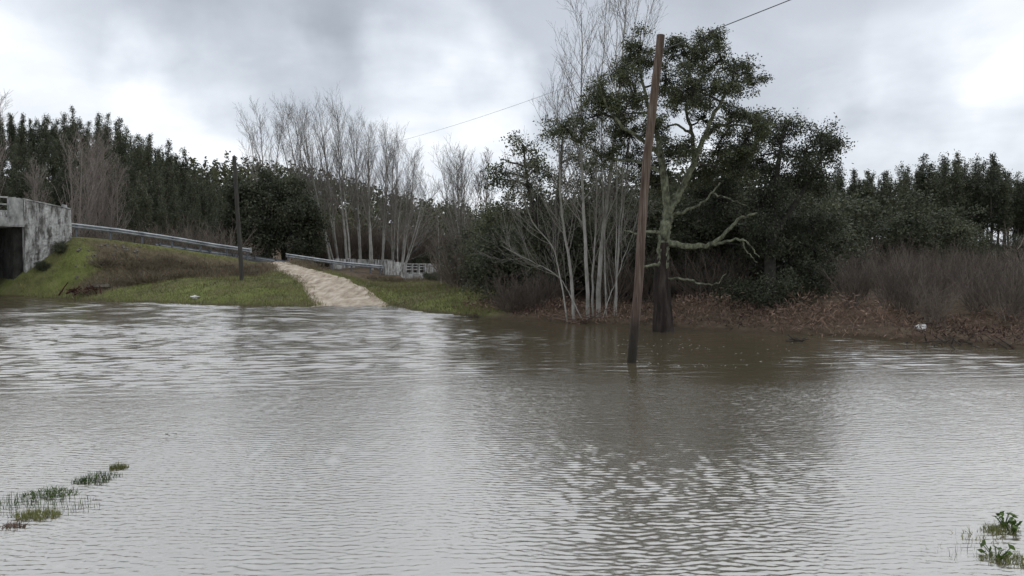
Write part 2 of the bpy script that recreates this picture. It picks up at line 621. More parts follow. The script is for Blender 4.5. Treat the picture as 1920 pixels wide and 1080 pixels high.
mb._add(np.stack([TXs, TYs, TZs], -1), np.stack([i0, i0 + 1, i0 + 1 + len(us), i0 + len(us)], 1), 0.5)
m_track = material('gravel_track', [(0.22, 0.17, 0.125), (0.42, 0.345, 0.265), (0.60, 0.53, 0.44)], noise=(1.6, 10, (1.6, 0.5, 1)), bump=(16, 0.05))
struct('dirt_track', mb.mesh('dirt_track', m_track))

# asphalt road along the embankment
ts = np.concatenate([np.arange(-16, 40, 0.5), np.arange(40, 95, 2.0)])
qs = np.array([0.3, 0.45, 3.5, 6.5, 6.7])
mb = MB()
V = np.array([[on_road(t, q, {0: -0.3, 4: -0.3}.get(j, 0.0 + 0.04 * (j == 2))) for j, q in enumerate(qs)] for t in ts])
i0 = (np.arange(len(ts) - 1)[:, None] * 5 + np.arange(4)[None]).reshape(-1)
mb._add(V, np.stack([i0, i0 + 1, i0 + 6, i0 + 5], 1), 0.5, False)
m_asph = material('asphalt', [(0.04, 0.04, 0.042), (0.065, 0.063, 0.06)], noise=(6, 6), bump=(60, 0.006))
struct('road', mb.mesh('road', m_asph))

# ------------------------------------------------------------------ flood water
wm = bpy.data.materials.new('flood_water')
wm.use_nodes = True
N, L = wm.node_tree.nodes, wm.node_tree.links
b = N['Principled BSDF']
b.inputs['Base Color'].default_value = (0.080, 0.066, 0.040, 1)
b.inputs['Roughness'].default_value = 0.15
b.inputs['IOR'].default_value = 3.9
geo = N.new('ShaderNodeNewGeometry')


def Mth(op, a, b_=None, clamp=False):
    n = N.new('ShaderNodeMath'); n.operation = op; n.use_clamp = clamp
    for i, x in enumerate((a, b_)):
        if x is None: continue
        if isinstance(x, (int, float)): n.inputs[i].default_value = x
        else: L.new(x, n.inputs[i])
    return n.outputs[0]


def wtex(scale, sx, sy, detail, rot=0.0, rough=0.5, dist=0.0):
    mp = N.new('ShaderNodeMapping')
    mp.inputs['Rotation'].default_value = (0, 0, R_(rot))
    mp.inputs['Scale'].default_value = (sx, sy, 1)
    L.new(geo.outputs['Position'], mp.inputs[0])
    n = N.new('ShaderNodeTexNoise')
    n.inputs['Scale'].default_value = scale
    n.inputs['Detail'].default_value = detail
    n.inputs['Roughness'].default_value = rough
    n.inputs['Distortion'].default_value = dist
    L.new(mp.outputs[0], n.inputs['Vector'])
    return n.outputs[0]


sp = N.new('ShaderNodeSeparateXYZ')
L.new(geo.outputs['Position'], sp.inputs[0])
# wind ripples over the shallows, slicker moving water out in the current
patch = wtex(0.16, 0.7, 1.6, 4, 8, 0.6)
yy = Mth('ADD', sp.outputs[1], Mth('MULTIPLY', Mth('SUBTRACT', patch, 0.5), 9.0))
shal = N.new('ShaderNodeMapRange'); shal.interpolation_type = 'SMOOTHSTEP'
L.new(yy, shal.inputs[0])
shal.inputs[1].default_value, shal.inputs[2].default_value = 9.5, 13.5
shal.inputs[3].default_value, shal.inputs[4].default_value = 1.0, 0.34
ripA = wtex(13, 0.42, 1.0, 2.5, 9, 0.5, 0.6)
ripB = wtex(24.0, 0.55, 1.0, 2, -14, 0.5, 0.4)
ripC = wtex(2.4, 0.40, 1.0, 2, 4, 0.5, 0.3)
flow = wtex(1.0, 0.30, 1.5, 5, -7, 0.6, 1.2)
h1 = Mth('ADD', Mth('MULTIPLY', ripA, 0.006), Mth('MULTIPLY', ripB, 0.004))
h1 = Mth('ADD', h1, Mth('MULTIPLY', ripC, 0.003))
fine = N.new('ShaderNodeMapRange'); fine.interpolation_type = 'SMOOTHSTEP'; L.new(sp.outputs[1], fine.inputs[0])
fine.inputs[1].default_value, fine.inputs[2].default_value, fine.inputs[3].default_value, fine.inputs[4].default_value = 5.5, 12.0, 0.5, 2.4
h1 = Mth('MULTIPLY', Mth('MULTIPLY', h1, shal.outputs[0]), fine.outputs[0])
inv = Mth('SUBTRACT', 1.3, shal.outputs[0])
h2 = Mth('MULTIPLY', Mth('MULTIPLY', flow, 0.007), inv)
hh = Mth('ADD', h1, h2)
bp = N.new('ShaderNodeBump')
bp.inputs['Strength'].default_value = 1.0
bp.inputs['Distance'].default_value = 1.0
L.new(hh, bp.inputs['Height'])
L.new(bp.outputs[0], b.inputs['Normal'])


def wave_set(n, l0, l1, spread, slope, seed, mean=90.0):
    r = np.random.default_rng(seed)
    lam = np.exp(r.uniform(math.log(l0), math.log(l1), n))
    ang = np.radians(mean + r.normal(0, spread, n))
    amp = slope * math.sqrt(2.0 / n) * lam / (2 * math.pi)
    return lam, ang, amp, r.uniform(0, 6.28, n)


W_RIP = wave_set(70, 0.036, 0.088, 24, 0.27, 51, 86)      # wind ripples over the flooded field
W_CUR = wave_set(90, 0.15, 0.52, 17, 0.15, 52, 95)        # swell and boils of the current


def water_z(x, y, cell):
    xd = x + 0.10 * vnoise(x, y, 0.9, 61) + 0.05 * vnoise(x, y, 0.35, 62)
    yd = y + 0.06 * vnoise(x, y, 0.8, 63) + 0.02 * vnoise(x, y, 0.3, 64)
    mid = sstep((y + 2.5 * vnoise(x, y, 6, 65) - 10.5) / 4.5)
    calm = np.exp(-(((x - 2.9) / 4.4) ** 2)) * mid * (1 - sstep((y - 23) / 3))      # slack water in the lee of the oak
    wr = (1 - 0.70 * mid) * np.clip(0.95 + 0.25 * vnoise(x, y, 1.1, 66) + 0.25 * vnoise(x, y, 3.3, 67), 0.3, 1.6) * (1 - 0.55 * calm)
    wc = (0.03 + 0.80 * mid + 0.65 * sstep((y - 23) / 6)) * np.clip(1.0 + (0.6 - 0.38 * sstep((y - 22) / 6)) * vnoise(x * 0.45, y, 1.6, 68) + 0.3 * vnoise(x, y, 5, 69), 0.15, 2.0) * (1 - 0.62 * calm)
    cell = np.interp(y, [5.5, 8.0, 11.0, 14.0, 21.0, 25.0], [0.0115, 0.021, 0.021, 0.055, 0.055, 0.075])   # finest wave the grid carries here
    z = np.zeros_like(x)
    for ws, wt in ((W_RIP, wr), (W_CUR, wc)):
        h = np.zeros_like(x)
        for lam, an, am, ph in zip(*ws):
            k = np.clip((lam / cell - 2.8) / 1.6, 0, 1)
            if k.max() > 0:
                h += k * am * np.sin(2 * math.pi / lam * (xd * math.cos(an) + yd * math.sin(an)) + ph)
        z += wt * h
    return z


rgh = N.new('ShaderNodeMapRange')                  # ripples too fine to model: rougher over the wind-blown shallows
L.new(shal.outputs[0], rgh.inputs[0])
rgh.inputs[1].default_value, rgh.inputs[2].default_value, rgh.inputs[3].default_value, rgh.inputs[4].default_value = 0.34, 1.0, 0.11, 0.19
L.new(rgh.outputs[0], b.inputs['Roughness'])
mb = MB()


def water_patch(x0, x1, y0, y1, dx, dy):
    xs = np.linspace(x0, x1, int(round((x1 - x0) / dx)) + 1); ys_ = np.linspace(y0, y1, int(round((y1 - y0) / dy)) + 1)
    X, Y = np.meshgrid(xs, ys_)
    Z = water_z(X, Y, dy)
    nx_, ny_ = len(xs), len(ys_)
    i = (np.arange(ny_ - 1)[:, None] * nx_ + np.arange(nx_ - 1)[None]).reshape(-1)
    mb._add(np.stack([X, Y, Z], -1), np.stack([i, i + 1, i + 1 + nx_, i + nx_], 1), 0.5)


water_patch(-7.5, 7.5, 3.0, 8.04, 0.034, 0.0115)
water_patch(-12, 12, 8.0, 14.05, 0.06, 0.021)
water_patch(-21, 19, 14.0, 25.06, 0.11, 0.055)
water_patch(-42, 8, 25.0, 52.0, 0.30, 0.075)
for r_ in ((-300, -200, 300, 3.02), (-300, 2.98, -7.46, 8.05), (7.46, 2.98, 300, 8.05), (-300, 8, -11.96, 14.05), (11.96, 8, 300, 14.05),
           (-300, 14, -20.95, 25.05), (18.95, 14, 300, 25.05), (-300, 25, -41.95, 130), (7.95, 25, 300, 130), (-42, 51.9, 8, 130)):
    mb._add([(r_[0], r_[1], -0.012), (r_[2], r_[1], -0.012), (r_[2], r_[3], -0.012), (r_[0], r_[3], -0.012)], [(0, 1, 2, 3)], 0.5, False)
struct('flood_water', mb.mesh('flood_water', wm))

# ------------------------------------------------------------------ materials of the things
M_POLE = material('pole_wood', [(0.045, 0.032, 0.026), (0.13, 0.088, 0.068), (0.23, 0.185, 0.155)], noise=(3.0, 8, (7, 7, 0.3)), bump=(9, 0.02, (5, 5, 0.3)))
_N, _L = M_POLE.node_tree.nodes, M_POLE.node_tree.links
_b = _N['Principled BSDF']
_src = _b.inputs['Base Color'].links[0].from_socket
_tc = _N.new('ShaderNodeTexCoord'); _sx = _N.new('ShaderNodeSeparateXYZ'); _L.new(_tc.outputs['Object'], _sx.inputs[0])
_nz = _N.new('ShaderNodeTexNoise'); _nz.inputs['Scale'].default_value = 5; _L.new(_tc.outputs['Object'], _nz.inputs['Vector'])
_ad = _N.new('ShaderNodeMath'); _ad.operation = 'MULTIPLY_ADD'; _L.new(_nz.outputs[0], _ad.inputs[0]); _ad.inputs[1].default_value = 0.9; _L.new(_sx.outputs[2], _ad.inputs[2])
_mr = _N.new('ShaderNodeMapRange'); _mr.interpolation_type = 'SMOOTHSTEP'; _L.new(_ad.outputs[0], _mr.inputs[0])
_mr.inputs[1].default_value, _mr.inputs[2].default_value, _mr.inputs[3].default_value, _mr.inputs[4].default_value = 1.5, 2.6, 1.0, 0.0
_mx = _N.new('ShaderNodeMix'); _mx.data_type = 'RGBA'; _L.new(_mr.outputs[0], _mx.inputs[0]); _L.new(_src, _mx.inputs[6]); _mx.inputs[7].default_value = (0.035, 0.030, 0.024, 1)
_L.new(_mx.outputs[2], _b.inputs['Base Color'])
M_POLE2 = material('old_pole_wood', [(0.035, 0.033, 0.03), (0.085, 0.08, 0.07)], noise=(3.0, 6, (6, 6, 0.4)))
M_WIRE = material('cable', [(0.12, 0.12, 0.125)], rough=0.6)
M_STEEL = material('galvanised_steel', [(0.17, 0.18, 0.19), (0.31, 0.325, 0.34), (0.44, 0.455, 0.47)], rough=0.6, noise=(1.6, 7), spec=0.35)
M_STEELD = material('weathered_steel', [(0.07, 0.08, 0.09), (0.14, 0.15, 0.165)], rough=0.6, noise=(3, 6), spec=0.4)
M_CONC = material('stained_whitewash', [(0.030, 0.031, 0.026), (0.16, 0.155, 0.14), (0.48, 0.47, 0.45), (0.62, 0.61, 0.59)], noise=(2.3, 12, (1.9, 1.9, 0.38)), bump=(9, 0.10))
M_CONC2 = material('old_white_concrete', [(0.07, 0.07, 0.062), (0.32, 0.315, 0.30), (0.52, 0.51, 0.49)], noise=(2.2, 9, (1, 1, 0.5)), bump=(10, 0.02))
M_CONCD = material('dark_masonry', [(0.015, 0.016, 0.013), (0.045, 0.045, 0.038), (0.10, 0.095, 0.085)], noise=(1.3, 9, (1, 1, 0.6)), bump=(5, 0.08))  # dark mottled masonry for abutments, pier and far wing wall
M_STONE = material('grey_stone', [(0.10, 0.092, 0.072), (0.24, 0.215, 0.175)], noise=(5, 7), bump=(12, 0.03))
M_BARKP = material('pale_poplar_bark', [(0.16, 0.15, 0.13), (0.36, 0.345, 0.31), (0.48, 0.46, 0.42)], noise=(3.5, 8, (1, 1, 0.5)), bump=(20, 0.01))
M_TWIGP = material('pale_poplar_twig', [(0.16, 0.145, 0.125), (0.32, 0.30, 0.265)], tint=True)
M_TWIGF = material('greyish_poplar_twig', [(0.155, 0.14, 0.122), (0.29, 0.267, 0.238)], tint=True)
M_TWIGR = material('pinkish_grey_twig', [(0.20, 0.17, 0.15), (0.36, 0.31, 0.275)], tint=True)
M_TWIGS = material('brown_shrub_twig', [(0.085, 0.070, 0.058), (0.155, 0.128, 0.105), (0.24, 0.20, 0.165)], tint=True, rnd=0.5)
M_BARKD = material('stripped_cork_trunk', [(0.012, 0.009, 0.008), (0.035, 0.026, 0.022), (0.085, 0.07, 0.06)], noise=(2.6, 9, (2.2, 2.2, 0.4)), bump=(7, 0.09, (2, 2, 0.35)))
M_BARKL = material('lichen_cork_bark', [(0.03, 0.029, 0.023), (0.15, 0.155, 0.10), (0.30, 0.31, 0.215)], noise=(9, 7, (1, 1, 0.6)), bump=(13, 0.06))
M_BARKO = material('oak_bark', [(0.022, 0.02, 0.017), (0.075, 0.07, 0.058)], noise=(5, 7), bump=(12, 0.03))
M_EUCB = material('eucalyptus_bark', [(0.06, 0.052, 0.043), (0.16, 0.145, 0.12)], noise=(2, 6, (1, 1, 0.3)))
M_OAKL = material('cork_oak_leaf', [(0.040, 0.046, 0.026), (0.088, 0.099, 0.050), (0.15, 0.16, 0.08)], rough=0.55, tint=True, transl=0.32, spec=0.35)
M_OAKD = material('dark_oak_leaf', [(0.038, 0.043, 0.029), (0.078, 0.087, 0.052), (0.135, 0.145, 0.085)], rough=0.6, tint=True, transl=0.28, spec=0.3, rnd=0.3)
M_EUCL = material('eucalyptus_leaf', [(0.034, 0.040, 0.026), (0.076, 0.086, 0.05), (0.14, 0.148, 0.088)], rough=0.6, tint=True, transl=0.28, spec=0.3, rnd=0.5)
M_FARF = material('far_wood_leaf', [(0.05, 0.056, 0.033), (0.09, 0.095, 0.052), (0.13, 0.13, 0.075)], tint=True, transl=0.1)
M_GRASS = material('green_grass', [(0.085, 0.095, 0.032), (0.165, 0.178, 0.058), (0.27, 0.26, 0.11)], tint=True, transl=0.2, rough=0.7)
M_DRY = material('dry_grass', [(0.085, 0.066, 0.045), (0.18, 0.145, 0.10), (0.29, 0.245, 0.17)], tint=True, transl=0.15)
M_FERN = material('dead_bracken_frond', [(0.065, 0.045, 0.036), (0.18, 0.118, 0.088), (0.32, 0.225, 0.17)], tint=True, transl=0.1)
M_RUST = material('rotten_red_wood', [(0.028, 0.014, 0.01), (0.085, 0.036, 0.025)], noise=(6, 6), bump=(10, 0.02))
M_DRIFT = material('wet_driftwood', [(0.03, 0.025, 0.02), (0.085, 0.07, 0.058)], noise=(5, 5), tint=True)
M_WHITE = material('white_plastic', [(0.62, 0.61, 0.58), (0.78, 0.77, 0.74)], noise=(8, 3), rough=0.5)
M_WEED = material('broad_weed_leaf', [(0.025, 0.045, 0.012), (0.07, 0.115, 0.022), (0.12, 0.17, 0.04)], tint=True, transl=0.2, rough=0.6)


# ------------------------------------------------------------------ bridges, guardrails
def bar(mb, a, b_, w, h, tint=0.5):
    """box beam from a to b (bottom centre line), w wide, h high"""
    a = np.asarray(a, float); b_ = np.asarray(b_, float)
    d = b_ - a
    n = np.array([-d[1], d[0], 0]); n = n / (np.linalg.norm(n) + 1e-9) * w / 2
    u = np.array([0, 0, h])
    mb.hexa([a - n, b_ - n, b_ + n, a + n, a - n + u, b_ - n + u, b_ + n + u, a + n + u], tint)


def one(fn, mat, name):
    m_ = MB()
    fn(m_)
    return m_.mesh(name, mat)


def lumpy_wall(A, B, zb, zt, thick, mat, name, nu=16, nv=14, amp=0.03, seed=4):
    """upright wall slab between plan points A, B with an uneven rendered face; zb, zt: (at A, at B)"""
    m_ = MB()
    A = np.asarray(A, float); B = np.asarray(B, float)
    d = unit(B - A); n = np.array([-d[1], d[0]])
    r = np.random.default_rng(seed)
    rows = []
    for side in (-0.5, 0.5):
        u = np.linspace(0, 1, nu)[None].repeat(nv, 0); v = np.linspace(0, 1, nv)[:, None].repeat(nu, 1)
        x = A[None, None] + (B - A)[None, None] * u[..., None] + n * (side * thick + amp * r.normal(size=(nv, nu, 1)) * 0.6)
        z = (zb[0] + (zb[1] - zb[0]) * u) * (1 - v) + (zt[0] + (zt[1] - zt[0]) * u) * v
        z[-1] += 0.02 * r.normal(size=nu)
        rows.append(np.concatenate([x, z[..., None]], -1))
    i = (np.arange(nv - 1)[:, None] * nu + np.arange(nu - 1)[None]).reshape(-1)
    q = np.stack([i, i + 1, i + 1 + nu, i + nu], 1)
    o = nu * nv
    rim = []
    j = np.arange(nu - 1)
    rim.append(np.stack([j + (nv - 1) * nu, j + 1 + (nv - 1) * nu, j + 1 + (nv - 1) * nu + o, j + (nv - 1) * nu + o], 1))
    k = np.arange(nv - 1) * nu
    rim.append(np.stack([k, k + nu, k + nu + o, k + o], 1))
    rim.append(np.stack([k + nu - 1 + o, k + 2 * nu - 1 + o, k + 2 * nu - 1, k + nu - 1], 1))
    V = np.concatenate([rows[0].reshape(-1, 3), rows[1].reshape(-1, 3)])
    m_._add(V, np.concatenate([q, q[:, ::-1] + o] + rim), 0.5, False)
    return m_.mesh(name, mat)


def P2(t, q=0.0):
    p = LA + LD * t + LN * q
    return p


# road bridge over the river, only its end in view
br = thing('road_bridge', 'old whitewashed road bridge end with stained masonry wing wall above the grass', 'bridge', [])
obj('wing_wall', lumpy_wall(P2(-2.75), P2(-0.2), (0.2, 0.8), (5.75, 5.28), 0.45, M_CONC, 'wing_wall', 26, 34, 0.035), br)['label'] = 'blotched black and white masonry wing wall'
obj('coping', one(lambda m_: bar(m_, (*P2(-2.8), 5.76), (*P2(-0.15), 5.29), 0.56, 0.06), M_CONC2, 'coping'), br)
obj('wall_cap_stub', one(lambda m_: bar(m_, (*P2(-0.62, 0.05), 5.36), (*P2(-0.38, 0.05), 5.33), 0.25, 0.24), M_CONC2, 'stub'), br)
obj('parapet_pillar', lumpy_wall(P2(-3.5), P2(-2.78), (4.66, 4.66), (5.86, 5.80), 0.42, M_CONC2, 'parapet_pillar', 8, 10, 0.012), br)
obj('deck', one(lambda m_: (bar(m_, (*P2(-18, 3.5), 4.12), (*P2(-2.72, 3.5), 4.12), 7.4, 0.52), bar(m_, (*P2(-18, -0.05), 4.2), (*P2(-2.74, -0.05), 4.2), 0.34, 0.455)), M_CONC2, 'deck'), br)
for zr in (5.0, 5.42, 5.84):
    obj('railing_bar', one(lambda m_: bar(m_, (*P2(-18), zr - 0.04), (*P2(-3.5), zr - 0.04), 0.09, 0.09), M_CONC2, 'railing_bar'), br)
for k in range(5):
    t = -5.6 - 2.6 * k
    obj('railing_post', one(lambda m_: bar(m_, (*P2(t - 0.12), 4.64), (*P2(t + 0.12), 4.64), 0.2, 1.32), M_CONC2, 'railing_post'), br)
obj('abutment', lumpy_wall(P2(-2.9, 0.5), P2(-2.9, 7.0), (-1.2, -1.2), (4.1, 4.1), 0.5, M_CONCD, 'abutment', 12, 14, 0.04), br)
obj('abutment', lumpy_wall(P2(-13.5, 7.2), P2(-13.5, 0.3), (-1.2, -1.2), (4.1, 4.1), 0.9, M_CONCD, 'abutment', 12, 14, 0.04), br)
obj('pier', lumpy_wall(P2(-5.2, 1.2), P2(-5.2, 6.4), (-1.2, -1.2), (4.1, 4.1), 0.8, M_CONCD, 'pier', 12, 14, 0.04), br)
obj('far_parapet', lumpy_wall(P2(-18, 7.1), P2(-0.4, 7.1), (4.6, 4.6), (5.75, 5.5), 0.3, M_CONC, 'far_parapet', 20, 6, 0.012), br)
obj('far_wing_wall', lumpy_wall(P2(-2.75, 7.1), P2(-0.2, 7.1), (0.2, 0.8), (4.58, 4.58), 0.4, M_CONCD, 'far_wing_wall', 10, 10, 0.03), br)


def w_profile():
    # W-beam: (offset out of plane, height)
    return np.array([(0, 0), (0.02, 0.02), (0.10, 0.05), (0.10, 0.085), (0.0, 0.125), (0.0, 0.175), (0.10, 0.205), (0.10, 0.24), (0.02, 0.285), (0, 0.30)])


def w_beam(t0, t1, q, z0, mat, side=-1):
    m_ = MB()
    pr = w_profile()
    ts_ = np.linspace(t0, t1, 4)
    V = np.array([[np.concatenate([P2(t, q + side * o), [road_z(t) + z0 + hh_]]) for o, hh_ in pr] for t in ts_])
    n_ = len(pr)
    i = (np.arange(3)[:, None] * n_ + np.arange(n_ - 1)[None]).reshape(-1)
    m_._add(V, np.stack([i, i + 1, i + 1 + n_, i + n_], 1), 0.5, False)
    Vb = V.copy()
    back = np.array([np.concatenate([-LN * side * 0.004, [0]])])
    m_._add(Vb + back, np.stack([i, i + n_, i + 1 + n_, i + 1], 1), 0.5, False)
    return m_.mesh('rail_beam', mat)


def guardrail(t0, t1, q, label, step=2.0, side=-1):
    g = thing('guardrail', label, 'guardrail', [], group=None)
    t = t0
    ps = list(np.arange(t0 + 0.3, t1 - 0.1, step))
    if t1 - ps[-1] > 0.7: ps.append(t1 - 0.15)
    for t in ps:
        z = road_z(t)
        obj('post', one(lambda m_: (bar(m_, (*P2(t - 0.06, q + 0.07 * -side), z - 0.45), (*P2(t + 0.06, q + 0.07 * -side), z - 0.45), 0.09, 1.24),
                                    bar(m_, (*P2(t - 0.07, q + 0.012 * -side), z + 0.44), (*P2(t + 0.07, q + 0.012 * -side), z + 0.44), 0.05, 0.3)), M_STEELD, 'post'), g)
    a = t0
    while a < t1 - 0.05:
        b2 = min(a + 4.0, t1)
        obj('rail_beam', w_beam(a, b2 + 0.06, q, 0.45, M_STEEL, side), g)
        a = b2
    obj('end_cap', one(lambda m_: bar(m_, (*P2(t1 + 0.02, q), road_z(t1) + 0.43), (*P2(t1 + 0.10, q), road_z(t1) + 0.43), 0.16, 0.36), M_STEEL, 'end_cap'), g)
    return g


guardrail(-0.15, 11.9, 0.0, 'long steel guardrail descending the embankment from the masonry wing wall')
guardrail(14.9, 24.4, 0.0, 'shorter steel guardrail running from the dirt track to the small white bridge')
guardrail(8.0, 20.0, 7.0, 'steel guardrail along the far side of the road behind the dirt track', side=1)

# small second bridge
sb = thing('small_bridge', 'small white concrete bridge with three railing openings at the end of the guardrail', 'bridge', [])
Z2 = 1.28


def zz(s): return float(road_z(LLEN + s))


obj('parapet_panel', lumpy_wall(P2(LLEN), P2(LLEN + 2.3), (0.3, 0.3), (zz(0) + 1.15, zz(2.3) + 1.03), 0.3, M_CONC, 'parapet_panel', 16, 10, 0.015, 11), sb)
obj('parapet_panel', lumpy_wall(P2(LLEN + 4.9), P2(LLEN + 7.1), (0.3, 0.3), (zz(4.9) + 0.98, zz(7.1) + 0.85), 0.3, M_CONC, 'parapet_panel', 16, 10, 0.015, 12), sb)
for k in range(4):
    s = LLEN + 2.42 + k * 0.79
    obj('railing_post', one(lambda m_: bar(m_, (*P2(s - 0.09), zz(2.4) - 0.03), (*P2(s + 0.09), zz(2.4) - 0.03), 0.22, 0.98), M_CONC2, 'railing_post'), sb)
for zr in (0.02, 0.36, 0.62, 0.86):
    obj('railing_bar', one(lambda m_: bar(m_, (*P2(LLEN + 2.3), zz(2.3) + zr), (*P2(LLEN + 4.9), zz(4.9) + zr), 0.11, 0.10), M_CONC2, 'railing_bar'), sb)
obj('deck_edge', one(lambda m_: bar(m_, (*P2(LLEN + 2.1, 3.45), zz(3) - 0.52), (*P2(LLEN + 5.1, 3.45), zz(3) - 0.52), 7.3, 0.5), M_CONC2, 'deck_edge'), sb)
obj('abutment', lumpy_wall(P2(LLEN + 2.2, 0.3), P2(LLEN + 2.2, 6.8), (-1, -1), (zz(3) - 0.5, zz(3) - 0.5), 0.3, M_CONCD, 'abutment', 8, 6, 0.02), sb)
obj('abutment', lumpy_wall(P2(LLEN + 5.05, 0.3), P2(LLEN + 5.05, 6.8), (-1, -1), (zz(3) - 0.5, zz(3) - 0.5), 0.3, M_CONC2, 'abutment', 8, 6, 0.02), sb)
obj('far_parapet', lumpy_wall(P2(LLEN - 0.4, 7.1), P2(LLEN + 7.0, 7.1), (0.4, 0.4), (2.42, 2.3), 0.3, M_CONC, 'far_parapet', 24, 8, 0.015, 13), sb)
obj('hand_rail', one(lambda m_: bar(m_, (*P2(LLEN + 7.1), zz(7) + 0.62), (*P2(LLEN + 11.5), zz(11) + 0.62), 0.07, 0.07), M_CONC2, 'hand_rail'), sb)
obj('rail_post', one(lambda m_: bar(m_, (*P2(LLEN + 11.4), zz(11) - 0.3), (*P2(LLEN + 11.5), zz(11) - 0.3), 0.1, 1.0), M_CONC2, 'rail_post'), sb)


# ------------------------------------------------------------------ poles and the cable
def pole(base, top, r0, r1, mat, label, parts=True):
    m_ = MB()
    P = np.linspace(base, top, 26)
    P[1:-1, :2] += np.cumsum(rng.normal(0, 0.006, (24, 2)), 0) * np.sin(np.linspace(0, math.pi, 24))[:, None]
    rad = np.linspace(r0, r1, 26)
    m_.tubes(P - base[None], rad, 14, 0.5, 0.018, True)
    p = thing('utility_pole', label, 'utility pole', [('shaft', m_.mesh('shaft', mat))], base)
    return p


pb = at(1178, 690, 14.15); pb[2] = -0.8
pt = at(1239, 66, 14.35)
bw = at(1178, 682, 14.1)
pole(pb + (np.array([bw[0], bw[1], 0]) - np.array([bw[0], bw[1], 0])), pt, 0.090, 0.077, M_POLE, 'leaning reddish brown wooden utility pole standing in the flood water')
lp_base = at(454, 520, 40.0)
lp_base[2] = float(height(lp_base[0], lp_base[1])) - 0.3
lp_top = at(439, 293, 40.2)
pole(lp_base, lp_top, 0.12, 0.10, M_POLE2, 'thin dark wooden utility pole on the grassy embankment below the guardrail')
np_base = np.array([20.6, -11.5, -0.3]); np_base[2] = float(height(20.6, -11.5)) - 0.3
np_top = np.array([20.9, -11.3, 9.3])
pole(np_base, np_top, 0.13, 0.1, M_POLE2, 'wooden utility pole on the near bank carrying the cable')
wa = pt + (pb - pt) * 0.043
wb = lp_top + np.array([0, 0, -0.12])


def cable(a, b_, sag, r, label):
    t = np.linspace(0, 1, 60)[:, None]
    P = a + (b_ - a) * t - np.array([0, 0, 1.0]) * sag * 4 * t * (1 - t)
    m_ = MB()
    m_.tubes(P - a, np.full(60, r), 6)
    o = obj('overhead_cable', m_.mesh('overhead_cable', M_WIRE), None, a)
    tag(o, label, 'cable')


cable(wa, wb, 0.83, 0.0032, 'thin overhead cable from the leaning pole to the pole on the embankment')
cable(wa, np_top - np.array([0, 0, 0.1]), 0.42, 0.008, 'overhead cable rising from the top of the leaning pole into the sky')


# ------------------------------------------------------------------ vegetation builders
def cluster_leaves(mb, C, n, sig, ln, wd, up=0.5, droop=0.0, flat=0.7, tvar=0.18, tint0=None):
    ct = rng.uniform(0.1, 0.9, len(C)) if tint0 is None else tint0
    Q = np.repeat(C, n, 0) + rng.normal(size=(len(C) * n, 3)) * np.array([sig, sig, sig * flat])
    t = np.clip(np.repeat(ct, n) + rng.normal(0, tvar, len(Q)), 0, 1)
    mb.leaves(Q, ln, wd, t, up, droop)


def lobe_clusters(lobes, dens, squash=0.85, shell=2.4):
    out, src = [], []
    for i, (c0, r0) in enumerate(lobes):
        subs = [(c0, r0 * 0.86, 0.62)] + [(c0 + unit(rng.normal(size=3)) * r0 * rng.uniform(0.7, 1.05), r0 * rng.uniform(0.34, 0.52), 1.0) for _ in range(4)]
        for c, r, f in subs:
            n = max(3, int(dens * r * r * f))
            d = unit(rng.normal(size=(n, 3)))
            rad = r * rng.uniform(0, 1, (n, 1)) ** (1 / shell)
            out.append(c + d * rad * np.array([1, 1, squash])); src.append(np.full(n, i))
    return np.concatenate(out), np.concatenate(src)


def evergreen(base, trunk_lines, lobes, dens, leaf_n, sig, ln, wd, leaf_mat, bark, twig_r=0.012, limb_r=0.05, squash=0.85, shell=2.4, twigs=True):
    """lobes in world space; trunk_lines: list of (points, r0, r1). Returns part list relative to base."""
    mt, mc, ml = MB(), MB(), MB()
    sk = []
    for pts, r0, r1 in trunk_lines:
        Q = smooth_line(pts, max(8, 3 * len(pts)))
        sk.append(Q)
        mt.tubes(Q, np.linspace(r0, r1, len(Q)), 10, 0.5, 0.06)
    S = np.concatenate(sk)
    C, src = lobe_clusters(lobes, dens, squash, shell)
    cen = np.array([c for c, r in lobes])
    for c in cen:
        dist = np.linalg.norm(S - c, axis=1) + np.clip(S[:, 2] - c[2], 0, None) * 1.5
        a = S[np.argmin(dist)]
        s = np.linspace(0, 1, 7)[:, None]
        Q = a + (c - a) * s + np.array([0, 0, 0.12]) * np.linalg.norm(c - a) * np.sin(s * math.pi) + np.cumsum(rng.normal(0, 0.04, (7, 3)), 0) * s
        ml.tubes(Q, np.linspace(limb_r, limb_r * 0.4, 7), 5, 0.5)
    if twigs:
        a = cen[src]
        s = np.linspace(0, 1, 4)[None, :, None]
        Q = a[:, None] + (C - a)[:, None] * s + rng.normal(0, 0.04, (len(C), 4, 3)) * s
        ml.tubes(Q, np.tile(np.linspace(twig_r, twig_r * 0.4, 4), (len(C), 1)), 3, 0.5)
    cluster_leaves(mc, C, leaf_n, sig, ln, wd)
    for m_ in (mt, mc, ml):
        recentre(m_, base)
    return [('trunk', mt.mesh('trunk', bark)), ('twig_work', ml.mesh('twig_work', bark)), ('crown', mc.mesh('crown', leaf_mat))]


# ------------------------------------------------------------------ the cork oak on the flooded bank
Y0 = 20.8


def L3(pts, dy=0.0):
    """list of (px, py) or (px, py, dY)"""
    return [at(p[0], p[1], Y0 + dy + (p[2] if len(p) > 2 else 0)) for p in pts]


def px_m(r, Y): return r * Y / FPX


